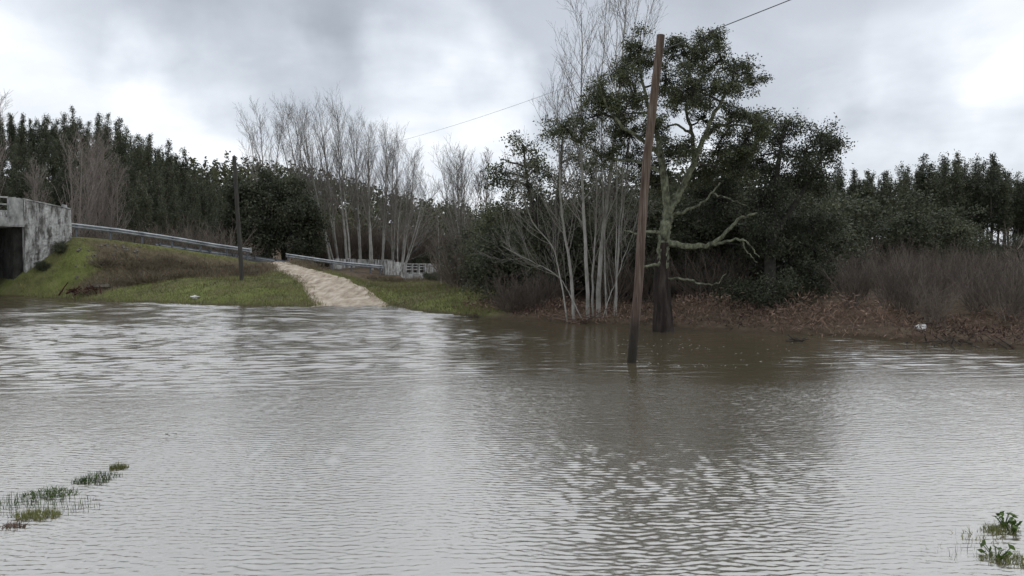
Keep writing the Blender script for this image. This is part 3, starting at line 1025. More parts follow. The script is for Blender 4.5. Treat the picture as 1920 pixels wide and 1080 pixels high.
ob = at(1244, 622, Y0); ob[2] = -0.5
oak = thing('cork_oak', 'tall spreading cork oak with dark stripped trunk and lichened limbs at the water edge', 'tree', [], ob)
mt = MB()
trunk_pts = smooth_line([ob] + L3([(1244, 622), (1243, 570), (1241, 520), (1243, 468), (1245, 455)]), 18)
rad = np.interp(np.linspace(0, 1, 18), [0, 0.25, 0.4, 0.65, 1.0], [0.33, 0.275, 0.24, 0.21, 0.165])
th = np.arange(22) * 2 * math.pi / 22
flute = 1 + 0.10 * np.sin(3 * th + 0.6) + 0.06 * np.sin(7 * th) + 0.035 * rng.normal(size=22)
V = trunk_pts[:, None] + rad[:, None, None] * (flute[None] * (1 + 0.03 * rng.normal(size=(18, 22))))[..., None] * np.stack([np.cos(th), np.sin(th), 0 * th], -1)[None]
i0 = (np.arange(17)[:, None] * 22 + np.arange(22)[None]).reshape(-1)
i1 = (np.arange(17)[:, None] * 22 + (np.arange(22)[None] + 1) % 22).reshape(-1)
mt._add(V, np.stack([i0, i1, i1 + 22, i0 + 22], 1), 0.5)
recentre(mt, ob)
o = obj('trunk', mt.mesh('trunk', M_BARKD), oak)
o['label'] = 'dark stripped lower trunk'
limbs = [
    ([(1242, 500), (1243, 470), (1247, 440), (1252, 408), (1256, 388)], 0.215, 0.185),
    ([(1254, 396), (1249, 368), (1247, 340), (1240, 300), (1234, 255, .4), (1215, 200, .6), (1202, 140, .5), (1196, 90, .4)], 0.15, 0.025),
    ([(1256, 392), (1280, 350), (1303, 305), (1318, 262), (1347, 197, -.3), (1372, 157, -.4), (1404, 126, -.5)], 0.135, 0.025),
    ([(1303, 305), (1297, 255, .5), (1286, 205, .8), (1291, 150, .8), (1298, 92, .7)], 0.085, 0.02),
    ([(1318, 262), (1345, 235, .6), (1385, 232, 1.0), (1420, 245, 1.2)], 0.07, 0.02),
    ([(1238, 292), (1205, 262, -.6), (1165, 238, -1.0), (1132, 190, -1.2), (1120, 140, -1.2)], 0.08, 0.018),
    ([(1244, 325), (1200, 302, .7), (1145, 298, 1.2), (1090, 270, 1.5)], 0.08, 0.018),
    ([(1296, 250, .5), (1272, 232, .2), (1245, 240, -.2), (1225, 225, -.5)], 0.05, 0.015),
    ([(1250, 453), (1275, 460, -.2), (1305, 464, -.4), (1335, 459, -.6), (1358, 438, -.8), (1385, 410, -.9), (1420, 399, -1.0)], 0.115, 0.035),
    ([(1338, 459, -.6), (1368, 452, -.9), (1392, 447, -1.1), (1408, 464, -1.2), (1424, 482, -1.3)], 0.055, 0.016),
    ([(1392, 447, -1.1), (1400, 470, -1.0), (1420, 492, -1.0)], 0.03, 0.012),
    ([(1256, 405), (1285, 396, -.3), (1312, 385, -.5), (1336, 363, -.7), (1350, 342, -.8)], 0.065, 0.02),
    ([(1245, 440), (1226, 433, -.3), (1196, 440, -.5), (1170, 432, -.6)], 0.07, 0.02),
    ([(1240, 500), (1217, 497, -.3), (1196, 505, -.5)], 0.06, 0.03),
    ([(1246, 522), (1285, 522, -.4), (1312, 530, -.6), (1338, 538, -.7), (1352, 525, -.8), (1362, 508, -.8)], 0.045, 0.012),
    ([(1335, 362, -.7), (1370, 375, -.8), (1400, 385, -.8)], 0.03, 0.01),
]
skel = []
for pts, r0, r1 in limbs:
    Q = smooth_line(L3(pts), 4 * len(pts))
    Q[1:-1] += rng.normal(0, 0.018, Q[1:-1].shape)
    skel.append(Q)
    m_ = MB()
    m_.tubes(Q, np.linspace(r0, r1, len(Q)) * 0.8, 11, 0.5, 0.08)
    recentre(m_, ob)
    obj('limb', m_.mesh('limb', M_BARKL), oak)
lob_px = [(1200, 88, 34, 0), (1170, 130, 36, .8), (1126, 160, 34, -.8), (1130, 215, 40, -.5), (1190, 180, 42, -1), (1222, 118, 36, .9), (1285, 100, 34, .3),
          (1320, 105, 44, .6), (1352, 112, 34, -.4), (1300, 160, 46, -1), (1268, 190, 42, 1.2), (1340, 170, 38, 1), (1402, 124, 32, -.4), (1412, 158, 28, -.3),
          (1376, 150, 32, -.9), (1318, 225, 40, .4), (1228, 235, 36, -1), (1178, 250, 42, 1), (1372, 215, 36, .5), (1090, 245, 32, .9), (1058, 238, 28, 1.2),
          (1262, 285, 38, 1.4), (1345, 285, 46, 1.5), (1398, 262, 42, 1), (1206, 310, 44, 1.5), (1140, 290, 40, 1.4), (1250, 150, 34, .2), (1260, 75, 22, .2), (1350, 75, 22, 0), (1300, 325, 40, 1.6), (1375, 310, 44, 1.2), (1225, 345, 38, 1.6), (1290, 275, 36, -.7), (1160, 205, 36, .4), (1420, 235, 34, 1.2)]
lobes = [(at(a, b_, Y0 + d), px_m(r, Y0)) for a, b_, r, d in lob_px]
S = np.concatenate(skel)
ml, mc = MB(), MB()
C, src = lobe_clusters([(c, r * 0.97) for c, r in lobes], 135, 0.9, 1.7)
cen = np.array([c for c, r in lobes])
for c in cen:
    dist = np.linalg.norm(S - c, axis=1) + np.clip(S[:, 2] - c[2], 0, None)
    a = S[np.argmin(dist)]
    s = np.linspace(0, 1, 8)[:, None]
    Q = a + (c - a) * s + np.cumsum(rng.normal(0, 0.05, (8, 3)), 0) * s
    ml.tubes(Q, np.linspace(0.035, 0.016, 8), 5)
a = cen[src]
s = np.linspace(0, 1, 5)[None, :, None]
Q = a[:, None] + (C - a)[:, None] * s + np.cumsum(rng.normal(0, 0.03, (len(C), 5, 3)), 1) * s
ml.tubes(Q, np.tile(np.linspace(0.012, 0.004, 5), (len(C), 1)), 3)
cluster_leaves(mc, C, 46, 0.088, 0.066, 0.036, 0.5)
for m_ in (ml, mc): recentre(m_, ob)
obj('twig_work', ml.mesh('twig_work', M_BARKO), oak)
obj('crown', mc.mesh('crown', M_OAKL), oak)


# ------------------------------------------------------------------ evergreen oaks behind it
def lobes_at(lst, Y):
    return [(at(a, b_, Y + d), px_m(r, Y)) for a, b_, r, d in lst]


Y1 = 24.5
b1 = at(1445, 590, Y1); b1[2] = float(height(b1[0], b1[1])) - 0.2
lp = [(1430, 235, 38, 0), (1468, 250, 36, .5), (1482, 228, 26, 0), (1540, 250, 34, 0), (1556, 282, 32, .5), (1505, 285, 42, -.5), (1430, 300, 56, 1), (1375, 330, 56, 1.5),
      (1340, 375, 56, 1.5), (1420, 375, 64, 0), (1490, 345, 56, .5), (1540, 335, 46, 0), (1450, 440, 66, .5), (1380, 440, 60, 2), (1315, 430, 52, 2.5), (1512, 420, 52, 1),
      (1482, 500, 54, .5), (1405, 515, 62, 1.5), (1335, 500, 54, 2.5), (1530, 470, 40, 1), (1290, 480, 40, 3), (1440, 545, 46, -1.2), (1490, 550, 42, -.6), (1385, 548, 44, -.4), (1530, 530, 40, 0)]
parts = evergreen(b1, [([b1, at(1442, 500, Y1), at(1450, 420, Y1), at(1455, 340, Y1), at(1465, 270, Y1)], 0.24, 0.05),
                       ([at(1443, 490, Y1), at(1400, 430, Y1 + .8), at(1370, 380, Y1 + 1.2)], 0.12, 0.04),
                       ([at(1448, 440, Y1), at(1500, 370, Y1), at(1540, 300, Y1)], 0.12, 0.04)],
                  lobes_at(lp, Y1), 70, 46, 0.16, 0.085, 0.05, M_OAKD, M_BARKO)
thing('evergreen_oak', 'dense dark evergreen oak close behind the cork oak beside the bare thicket', 'tree', parts, b1)

Y2 = 27.5
b2 = at(1030, 585, Y2); b2[2] = float(height(b2[0], b2[1])) - 0.2
lp = [(940, 310, 24, 0), (985, 275, 32, 0), (1012, 325, 40, 1), (1050, 250, 28, 0), (962, 345, 34, -.5), (1082, 300, 36, .5), (1112, 335, 42, 1), (950, 400, 42, 0),
      (1020, 395, 52, .5), (1090, 390, 52, 0), (1152, 365, 46, .5), (1185, 335, 40, 1), (925, 335, 18, 0), (1000, 300, 26, -.6), (1060, 345, 40, 0), (915, 415, 26, .4),
      (985, 455, 46, 0), (1060, 460, 50, 1), (1140, 440, 50, 1), (1195, 420, 40, 1)]
parts = evergreen(b2, [([b2, at(1035, 500, Y2), at(1040, 420, Y2), at(1050, 330, Y2), at(1055, 260, Y2)], 0.2, 0.04),
                       ([at(1036, 480, Y2), at(1000, 400, Y2), at(985, 320, Y2), at(982, 275, Y2)], 0.1, 0.03),
                       ([at(1038, 450, Y2), at(1100, 380, Y2), at(1150, 345, Y2)], 0.1, 0.03)],
                  lobes_at(lp, Y2), 45, 34, 0.17, 0.10, 0.055, M_OAKL, M_BARKO, shell=1.9)
thing('evergreen_oak', 'open-crowned evergreen oak behind the pale bare stems by the water', 'tree', parts, b2)

# round dark oak beyond the guardrail
Y3 = 70.0
b3 = at(535, 482, Y3); b3[2] = float(height(b3[0], b3[1])) - 0.4
lp = [(440, 415, 40, 0), (425, 450, 28, 0), (470, 370, 42, 0), (510, 352, 32, 1), (545, 375, 40, 0), (575, 405, 34, 0), (590, 440, 24, 0), (500, 400, 55, -1), (550, 430, 45, -1),
      (450, 345, 16, 0), (480, 445, 45, -1.5), (585, 460, 18, 0), (540, 350, 22, 1), (415, 430, 20, .5)]
parts = evergreen(b3, [([b3, at(530, 440, Y3), at(505, 400, Y3), at(490, 370, Y3)], 0.35, 0.1),
                       ([at(532, 450, Y3), at(560, 410, Y3), at(570, 390, Y3)], 0.2, 0.06)],
                  lobes_at(lp, Y3), 26, 34, 0.33, 0.24, 0.15, M_OAKD, M_BARKO, limb_r=0.12, twig_r=0.03, shell=3.0)
thing('evergreen_oak', 'round dark evergreen oak beyond the guardrail at the head of the dirt track', 'tree', parts, b3)


# ------------------------------------------------------------------ pale bare poplars standing at the water
def bare_from_stems(name, label, cat, stems, base, bark, twig, b1=18, l1=2.4, b2=5, l2=0.8, b3=0, l3=0.3, ang=0.7, trop=0.35, rmin=0.006, t0=0.22, group=None, sides=9, lref=1.0):
    mt, mw = MB(), MB()
    for pts, r0, r1 in stems:
        Q = smooth_line(pts, 20)
        Q[1:-1] += rng.normal(0, 0.012, Q[1:-1].shape)
        rad = np.linspace(r0, r1, 20)
        mt.tubes(Q, rad, sides, 0.5, 0.05)
        ln_ = float(np.linalg.norm(Q[-1] - Q[0]))
        A, Ra = spawn(Q[None], rad[None], max(5, int(b1 * min(1.0, ln_ / lref))), t0, 0.97, ang, l1, trop, 0.06, 6, 0.45, r0 * 0.24, rmin * 1.5, 0.55)
        mw.tubes(A, Ra, 5, rng.uniform(0.3, 1, len(A)))
        B, Rb = spawn(A, Ra, b2, 0.2, 0.95, 0.6, l2, 0.30, 0.12, 5, 0.6, 0.02, rmin, 0.5)
        mw.tubes(B, Rb, 3, rng.uniform(0.1, 0.9, len(B)))
        if b3:
            C_, Rc = spawn(B, Rb, b3, 0.2, 0.95, 0.6, l3, 0.25, 0.1, 4, 0.7, 0.01, rmin, 0.4)
            mw.tubes(C_, Rc, 3, rng.uniform(0, 0.8, len(C_)))
    recentre(mt, base); recentre(mw, base)
    return thing(name, label, cat, [('trunk', mt.mesh('trunk', bark)), ('crown', mw.mesh('crown', twig))], base, group=group)


YP = 23.9


def PL(pts, dy=0.0):
    out = [at(p[0], p[1], YP + dy + (p[2] if len(p) > 2 else 0)) for p in pts]
    out[0][2] = min(out[0][2], 0.0) - 0.1
    return out


ST = dict(b1=38, l1=2.1, b2=7, l2=0.7, b3=3, l3=0.3, ang=0.62, trop=0.45, rmin=0.0036, lref=11.0)
pbase = lambda px, py: np.array([*at(px, py, YP)[:2], -0.05])
bare_from_stems('bare_poplar', 'pale slender bare poplar with a long branch leaning out over the brown bank', 'tree',
                [(PL([(1078, 604), (1072, 520), (1059, 440), (1051, 383), (1049, 320), (1047, 250), (1046, 170)]), 0.058, 0.012),
                 (PL([(1066, 480), (1040, 460, -.3), (1005, 430, -.6), (985, 385, -.8), (972, 340, -.9)]), 0.03, 0.008)], pbase(1078, 604), M_BARKP, M_TWIGP, **{**ST, 't0': 0.3})
bare_from_stems('bare_poplar', 'straight pale bare poplar in the middle of the stems by the leaning pole', 'tree',
                [(PL([(1103, 604), (1100, 503), (1095, 408), (1091, 320), (1090, 190), (1092, 90), (1089, 20)], -.1), 0.066, 0.012),
                 (PL([(1098, 545), (1050, 517, -.3), (996, 490, -.6), (943, 462, -.8)], -.1), 0.022, 0.007)], pbase(1103, 604), M_BARKP, M_TWIGP, **{**ST, 't0': 0.28})
bare_from_stems('bare_poplar', 'thickest pale bare poplar beside the leaning pole, topped with upright shoots', 'tree',
                [(PL([(1121, 606), (1123, 503), (1130, 436), (1139, 373), (1146, 320), (1153, 250), (1164, 150), (1168, 92), (1174, 0), (1177, -30)], .15), 0.085, 0.012),
                 (PL([(1139, 373), (1128, 260), (1128, 150), (1135, 40), (1138, 0)], .1), 0.03, 0.01),
                 (PL([(1153, 250), (1178, 130), (1188, 60), (1198, 0)], .2), 0.028, 0.01),
                 (PL([(1158, 200), (1155, 120), (1156, 40), (1160, 5)], .2), 0.025, 0.01),
                 (PL([(1150, 280), (1190, 160), (1208, 70), (1216, 10)], .4), 0.025, 0.01)], pbase(1121, 606), M_BARKP, M_TWIGP, **{**ST, 'b1': 20, 'l1': 2.0})
bare_from_stems('bare_poplar', 'thin pale bare poplar crowded between two thicker stems', 'tree',
                [(PL([(1112, 605), (1111, 540), (1116, 450), (1120, 380), (1118, 300), (1112, 220), (1105, 160)], .3), 0.042, 0.010),
                 (PL([(1126, 604), (1147, 545), (1179, 461), (1196, 400)], -.2), 0.018, 0.006)], pbase(1112, 605), M_BARKP, M_TWIGP, **ST)

# ------------------------------------------------------------------ bare trees beyond the road and further off
def far_bare(px_b, Yb, px_t, py_t, stems, label, group, mat=M_TWIGF, bark=M_BARKP, spread=0.16, b1=22, b2=7, b3=3, name='bare_poplar', rmin=0.009, ang=0.44, lf=0.24, t0=0.2, trop=0.45):
    x = (px_b - 960) / FPX * Yb
    base = np.array([x, Yb, float(height(x, Yb)) - 0.15])
    top = at(px_t, py_t, Yb)
    top[2] -= (top[2] - base[2]) * 0.085
    H = top[2] - base[2]
    lines = []
    for k in range(stems):
        off = np.array([rng.normal(0, 1), rng.normal(0, 1), 0]) * H * spread * (0 if k == 0 else 1)
        tp = top + off - np.array([0, 0, H * (0 if k == 0 else rng.uniform(0, 0.13))])
        s = np.linspace(0, 1, 6)[:, None]
        b_ = base + np.array([rng.normal(0, .18), rng.normal(0, .18), 0]) * (k > 0)
        bow = b_ + (tp - b_) * s
        bow[:, :2] += ((tp - b_)[:2] * (s ** 0.7 - s) * 0.15) + np.cumsum(rng.normal(0, H * 0.006, (6, 2)), 0) * np.sin(s * math.pi)
        lines.append((bow, H * (0.0105 if k == 0 else 0.0075), 0.015))
    return bare_from_stems(name, label, 'tree', lines, base, bark, mat, b1=b1, l1=H * lf, b2=b2, l2=H * lf * 0.38, b3=b3, l3=H * lf * 0.16, ang=ang, trop=trop, rmin=rmin, t0=t0, group=group, sides=6)


gp = 'bare poplars beyond the guardrail'
ORD = ['first', 'second', 'third', 'fourth', 'fifth', 'sixth', 'seventh', 'eighth']
lb_ = 'tall pale bare poplar in the grove behind the small white bridge'
for px_b, px_t, py_t, st, dy in ((622, 562, 186, 2, 0), (636, 598, 180, 2, 1.5), (652, 632, 182, 2, -1), (677, 662, 212, 2, 2), (698, 690, 220, 2, -1.5), (716, 722, 228, 2, 1),
                                 (735, 748, 245, 2, 3), (752, 778, 270, 2, 0)):
    far_bare(px_b, 73 + dy, px_t, py_t, st, 'tall pale bare poplar, %s in the grove counting from the round dark oak' % ORD.pop(0), gp, spread=0.05, b1=32, b2=7, b3=3, rmin=0.006, lf=0.22, t0=0.27, ang=0.5, trop=0.52)
far_bare(500, 77, 486, 192, 3, 'bare poplar rising from behind the round dark oak', None, spread=0.11)
far_bare(592, 76, 535, 190, 3, 'bare poplar between the round dark oak and the grove by the small bridge', None, spread=0.10)
far_bare(750, 70, 800, 330, 3, 'low bare tree with crooked limbs spreading over the small white bridge', None, spread=0.22, ang=0.8, lf=0.34)
far_bare(868, 45, 856, 283, 5, 'bare poplar on the right of the small white bridge', None, spread=0.13, lf=0.3, ang=0.5, rmin=0.006)
far_bare(900, 41, 918, 292, 2, 'bare poplar showing above the open-crowned evergreen oak', None, spread=0.08)
far_bare(829, 46, 822, 400, 1, 'thin crooked bare sapling beside the small white bridge', None, spread=0.05, b1=10)
for px_b, px_t, py_t, st in ((182, 172, 252, 4), (142, 128, 258, 3), (78, 62, 305, 2), (205, 212, 300, 3)):
    far_bare(px_b, 66 + rng.uniform(-2, 3), px_t, py_t, st, 'pinkish grey bare tree at the foot of the wooded hill above the guardrail', 'bare trees at the foot of the wooded hill',
             M_TWIGR, M_TWIGR, 0.11, name='bare_tree', ang=0.55, lf=0.27, t0=0.15)
far_bare(-45, 50, -28, 165, 3, 'bare tree reaching in beside the railing of the masonry bridge', None, M_TWIGR, M_TWIGR, 0.13, name='bare_tree')
far_bare(1935, 24, 1900, 425, 1, 'small bare grey tree with a bent limb at the end of the thicket', None, M_TWIGS, M_BARKO, 0.2, name='bare_tree', lf=0.35, ang=0.9, b1=8)


# ------------------------------------------------------------------ eucalyptus wood
def eucalypt(seed, H=13.0, slim=1.0, low=0.3):
    global rng
    keep = rng
    rng = np.random.default_rng(seed)
    mt, mc = MB(), MB()
    s = np.linspace(0, 1, 9)
    Q = np.stack([np.cumsum(rng.normal(0, 0.06, 9)), np.cumsum(rng.normal(0, 0.06, 9)), s * H * 0.97], 1)
    rad = np.linspace(0.15, 0.02, 9)
    mt.tubes(Q, rad, 6, 0.5, 0.04)
    A, Ra = spawn(Q[None], rad[None], 30, low, 0.97, 0.7, 1.75 * slim, 0.35, 0.08, 5, 0.45, 0.05, 0.012, 0.78)
    mt.tubes(A, Ra, 4, 0.5)
    B, Rb = spawn(A, Ra, 3, 0.3, 1.0, 0.7, 0.6 * slim, 0.2, 0.1, 4, 0.5, 0.03, 0.01, 0.2)
    C = np.concatenate([A[:, -1], A[:, -2], B[:, -1], B[:, -2], Q[-1:], Q[-1:] - [0, 0, .5], Q[-1:] - [0.1, 0, 1.1]])
    tin = np.clip(0.45 + rng.normal(0, 0.22, len(C)), 0.05, 0.95)
    hi = C[:, 2] > 0.82 * H
    cluster_leaves(mc, C[~hi], 13, 0.27, 0.34, 0.11, 0.3, 0.45, 0.95, tint0=tin[~hi])
    cluster_leaves(mc, C[hi], 6, 0.13, 0.26, 0.09, 0.3, 0.45, 1.3, tint0=tin[hi])
    k = H / max(v.max(0)[2] for v in mc.v)
    for m_ in (mt, mc):
        for i in range(len(m_.v)): m_.v[i][:, 2] *= k
    rng = keep
    return [('trunk', mt.mesh('eucalyptus_trunk', M_EUCB)), ('crown', mc.mesh('eucalyptus_crown', M_EUCL))]


EUC = [eucalypt(100 + i, 13.0, (0.75, 0.9, 0.65, 1.0, 0.8, 0.7, 0.95)[i]) for i in range(7)]
EUR = [eucalypt(150 + i, 13.0, (0.7, 0.8, 0.6, 0.85, 0.72)[i], (0.34, 0.40, 0.46, 0.30, 0.38)[i]) for i in range(5)]


def euc_at(x, y, H, label, group, EUC=EUC):
    z = float(height(x, y)) - 0.15
    k = H / 13.0
    w = k * rng.uniform(0.85, 1.15)
    thing('eucalyptus_tree', label, 'tree', EUC[rng.integers(len(EUC))], (x, y, z), rng.uniform(0, 6.28), (w, w, k), group)


# hill on the left: tops follow the skyline
sky_px = np.array([-160, 0, 100, 200, 260, 310, 350, 390, 430, 470])
sky_py = np.array([205, 214, 216, 222, 245, 270, 300, 325, 345, 365])
lab = 'tall narrow eucalyptus in the dark wood on the hill above the guardrail'
n = 0
for row, Yr in enumerate(np.array([80, 88, 96, 104, 112, 118, 124])):
    px = -150 + rng.uniform(0, 20)
    while px < 455:
        Y = Yr + rng.uniform(-2.5, 2.5)
        x = (px - 960) / FPX * Y
        zt = CAMZ + (HZ - np.interp(px, sky_px, sky_py) - rng.normal(-2, 9)) / FPX * Y
        zg = float(height(x, Y))
        frac = 0.62 + 0.38 * min(1, row / 5)
        H = float(np.clip((zt - zg) * frac + rng.normal(0, 0.5), 6.0, 17.0))
        if H <= zt - zg + 1.8:
            euc_at(x, Y, H, lab, 'eucalyptus wood on the hill')
            n += 1
        px += rng.uniform(20, 34) if row < 4 else rng.uniform(13, 23)

# stand on the right: gaps low down between trunks
sky_px = np.array([1480, 1600, 1700, 1740, 1800, 1860, 1920, 2100])
sky_py = np.array([318, 316, 318, 296, 294, 306, 316, 320])
lab = 'slim eucalyptus in the stand behind the bare thicket'
for row, Yr in enumerate((64, 69, 75, 82)):
    px = 1470 + rng.uniform(0, 20)
    while px < 2090:
        Y = Yr + rng.uniform(-2, 2)
        x = (px - 960) / FPX * Y
        zt = CAMZ + (HZ - np.interp(px, sky_px, sky_py) + rng.normal(-4, 12)) / FPX * Y
        euc_at(x, Y, float(zt - height(x, Y)), lab, 'eucalyptus stand behind the thicket', EUR)
        px += rng.uniform(15, 30)

# far wooded ridge: one mass
mc = MB()
K = 1900
fx = rng.uniform(-150, 60, K); fy = rng.uniform(150, 300, K)
fz = height(fx, fy)
Ht = rng.uniform(8, 12.5, K)
nb = 11
CC = np.stack([np.repeat(fx, nb), np.repeat(fy, nb), np.repeat(fz, nb)], 1)
u = rng.uniform(0.12, 1.0, K * nb)
wd = (1.05 - u) * 2.6
CC[:, 0] += rng.normal(0, 1, K * nb) * wd * 0.5; CC[:, 1] += rng.normal(0, 1, K * nb) * wd * 0.5; CC[:, 2] += u * np.repeat(Ht, nb)
cluster_leaves(mc, CC, 3, 0.45, 1.2, 0.75, 0.4, 0.25, 1.0, tint0=np.clip(np.repeat(rng.uniform(0.2, 0.9, K), nb), 0, 1))
o = obj('far_wood', mc.mesh('far_wood', M_FARF))
tag(o, 'far wooded ridge of olive green trees beyond the poplar grove', 'wood', None, 'stuff')


# ------------------------------------------------------------------ shrubs
def bare_shrub(seed, n=26, H=2.6, lean=0.5, b2=7, b3=4, rmin=0.0075):
    global rng
    keep = rng
    rng = np.random.default_rng(seed)
    mw = MB()
    d = rng.normal(size=(n, 3)) * lean; d[:, 2] = 1
    d = unit(d)
    Lh = H * rng.uniform(0.55, 1.05, (n, 1, 1))
    s = np.linspace(0, 1, 7)[None, :, None]
    p0 = rng.normal(0, 0.22, (n, 1, 3)); p0[:, :, 2] = -0.1
    Q = p0 + d[:, None] * Lh * s + np.array([0, 0, 0.15]) * Lh * s ** 2 + np.cumsum(rng.normal(0, 0.05, (n, 7, 3)), 1) * s
    Rd = np.tile(np.linspace(0.024, 0.008, 7), (n, 1))
    mw.tubes(Q, Rd, 4, rng.uniform(0.3, 1, n))
    A, Ra = spawn(Q, Rd, b2, 0.2, 1.0, 0.55, H * 0.34, 0.3, 0.12, 5, 0.6, 0.02, rmin, 0.4)
    mw.tubes(A, Ra, 3, rng.uniform(0.1, 0.9, len(A)))
    B, Rb = spawn(A, Ra, b3, 0.2, 1.0, 0.6, H * 0.15, 0.2, 0.1, 4, 0.7, 0.015, rmin, 0.3)
    mw.tubes(B, Rb, 3, rng.uniform(0, 0.8, len(B)))
    rng = keep
    return mw.mesh('bare_shrub', M_TWIGS)


SHR = [bare_shrub(200 + i, 24 + 3 * i, 2.6, (0.45, 0.6, 0.5, 0.7)[i]) for i in range(4)]


def shrub_at(x, y, s, label, group):
    o = obj('bare_shrub', SHR[rng.integers(len(SHR))])
    o.location = (x, y, float(height(x, y)) - 0.03)
    o.rotation_euler = (0, 0, rng.uniform(0, 6.28))
    o.scale = (s * rng.uniform(0.9, 1.2), s * rng.uniform(0.9, 1.2), s)
    tag(o, label, 'shrub', group)


# thicket on the right bank
lab = 'leafless brown shrub in the dense thicket on the bank below the eucalyptus stand'
for row, (ya, pa) in enumerate(((20.3, 1690), (22.5, 1600), (25, 1560), (28, 1535), (32, 1530), (37, 1540))):
    px = pa + rng.uniform(0, 25)
    while px < 2080:
        Y = ya + rng.uniform(-1.0, 1.0) - (px - 1700) / FPX * 5.0
        x = (px - 960) / FPX * Y
        top = np.interp(px, [1530, 1580, 1640, 1760, 1850, 1920, 2100], [500, 470, 455, 462, 485, 500, 500]) + (5 - row) * 12
        hh_ = CAMZ + (HZ - top) / FPX * Y - float(height(x, Y))
        shrub_at(x, Y, max(0.5, hh_ / 2.75) * rng.uniform(0.85, 1.1), lab, 'bare thicket on the right bank')
        px += rng.uniform(36, 62) * 26 / Y
# scrub behind the long guardrail
lab = 'leafless brown shrub in the scrub between the road and the wooded hill'
for px in np.arange(120, 430, 17):
    Y = rng.uniform(60, 70)
    shrub_at((px - 960) / FPX * Y, Y, rng.uniform(0.9, 1.5), lab, 'scrub behind the long guardrail')
lab = 'leafless brown shrub in the scrub under the poplar grove'
for px in np.arange(590, 900, 15):
    Y = rng.uniform(75, 84)
    shrub_at((px - 960) / FPX * Y, Y, rng.uniform(1.2, 2.0), lab, 'scrub under the poplar grove')
lab = 'leafless brown shrub along the bank right of the small white bridge'
for px in np.arange(848, 945, 11):
    Y = rng.uniform(34, 44)
    shrub_at((px - 960) / FPX * Y, Y, rng.uniform(0.5, 1.05), lab, 'shrubs right of the small white bridge')
lab = 'leafless brown shrub in the shade between the pale poplars and the cork oak'
for px in (960, 1000, 1035, 1150, 1185, 1215, 1290, 1335, 1385, 1430, 1480):
    Y = rng.uniform(24.8, 27.5)
    shrub_at((px - 960) / FPX * Y, Y, rng.uniform(0.45, 0.8), lab, 'shrubs in the shade of the cork oak')


def ever_shrub(seed, W_=1.5, H=2.4, dens=60, mat=None, ln=0.085, n=44, sig=0.15):
    global rng
    keep = rng
    rng = np.random.default_rng(seed)
    lobes = []
    for i in range(11):
        a = rng.uniform(0, 6.28); r = rng.uniform(0, W_ * 0.75)
        lobes.append((np.array([math.cos(a) * r, math.sin(a) * r, rng.uniform(0.25, 0.85) * H * (1 - 0.35 * r / W_)]), rng.uniform(0.3, 0.52) * W_ * 0.8))
    parts = evergreen(np.zeros(3), [([(0, 0, -0.2), (0.05, 0, H * 0.3), (0.1, 0.05, H * 0.6)], 0.08, 0.03), ([(0, 0, -0.2), (-0.3, 0.1, H * 0.4)], 0.06, 0.02)],
                      lobes, dens, n, sig, ln, ln * 0.58, mat or M_OAKD, M_BARKO, limb_r=0.03, twig_r=0.01)
    rng = keep
    return parts


ESH = [ever_shrub(300 + i) for i in range(4)]


def eshrub_at(px, Y, s, label, group):
    x = (px - 960) / FPX * Y
    thing('evergreen_shrub', label, 'shrub', ESH[rng.integers(len(ESH))], (x, Y, float(height(x, Y)) - 0.1), rng.uniform(0, 6.28), (s * 1.15, s * 1.15, s), group)


lab = 'dark evergreen bush in the deep shade behind the cork oak and poplars'
for px, Y, s in ((905, 33, 1.25), (935, 31, 1.35), (975, 30, 1.3), (1015, 31, 1.5), (1060, 30, 1.4), (1105, 30, 1.5), (1150, 29, 1.5), (1195, 29.5, 1.6), (1235, 29, 1.7),
                 (1280, 28, 1.6), (1325, 28.5, 1.7), (1370, 28, 1.6), (1420, 28.5, 1.7), (1470, 28, 1.5), (1515, 28.5, 1.4), (955, 36, 1.9), (1040, 36, 2.1), (1130, 36, 2.3),
                 (1220, 36, 2.4), (1310, 36, 2.4), (1400, 36, 2.4), (1490, 37, 2.2), (1550, 40, 2.0), (880, 40, 1.5), (1300, 32, 2.0), (1180, 33, 2.0), (1250, 33, 2.0), (1360, 33, 2.0), (1440, 33, 2.0)):
    eshrub_at(px + rng.uniform(-8, 8), Y + rng.uniform(-.6, .6), s * rng.uniform(0.9, 1.1), lab, 'evergreen undergrowth behind the cork oak')
eshrub_at(1690, 44, 2.05, 'broad round evergreen bush standing clear above the bare thicket', None)
eshrub_at(1748, 45, 1.9, 'broad evergreen bush merging with the round one above the thicket', None)
eshrub_at(1590, 50, 1.2, 'low evergreen bush at the foot of the eucalyptus stand', None)
lab = 'dark evergreen bush on the ground under the eucalyptus stand'
for px in np.arange(1560, 2080, 27):
    eshrub_at(px, rng.uniform(58, 62), rng.uniform(1.1, 1.9), lab, 'bushes under the eucalyptus stand')
lab = 'dark evergreen bush along the stream right of the small white bridge'
for px, Y, s in ((800, 60, 0.42), (830, 56, 0.55), (868, 52, 0.9), (815, 58, 0.45), (850, 56, 0.8), (900, 50, 1.5), (925, 46, 1.4), (845, 74, 1.2), (880, 72, 1.6), (800, 76, 1.0)):
    eshrub_at(px, Y, s, lab, 'bushes along the stream by the small bridge')
lab = 'dark evergreen bush under the trees behind the masonry bridge'
for px, Y, s in ((15, 60, 1.8), (50, 62, 1.8), (-30, 58, 2.0), (90, 63, 1.5), (0, 68, 2.4), (60, 70, 2.2), (-60, 66, 2.4)):
    eshrub_at(px, Y, s, lab, 'bushes behind the masonry bridge')


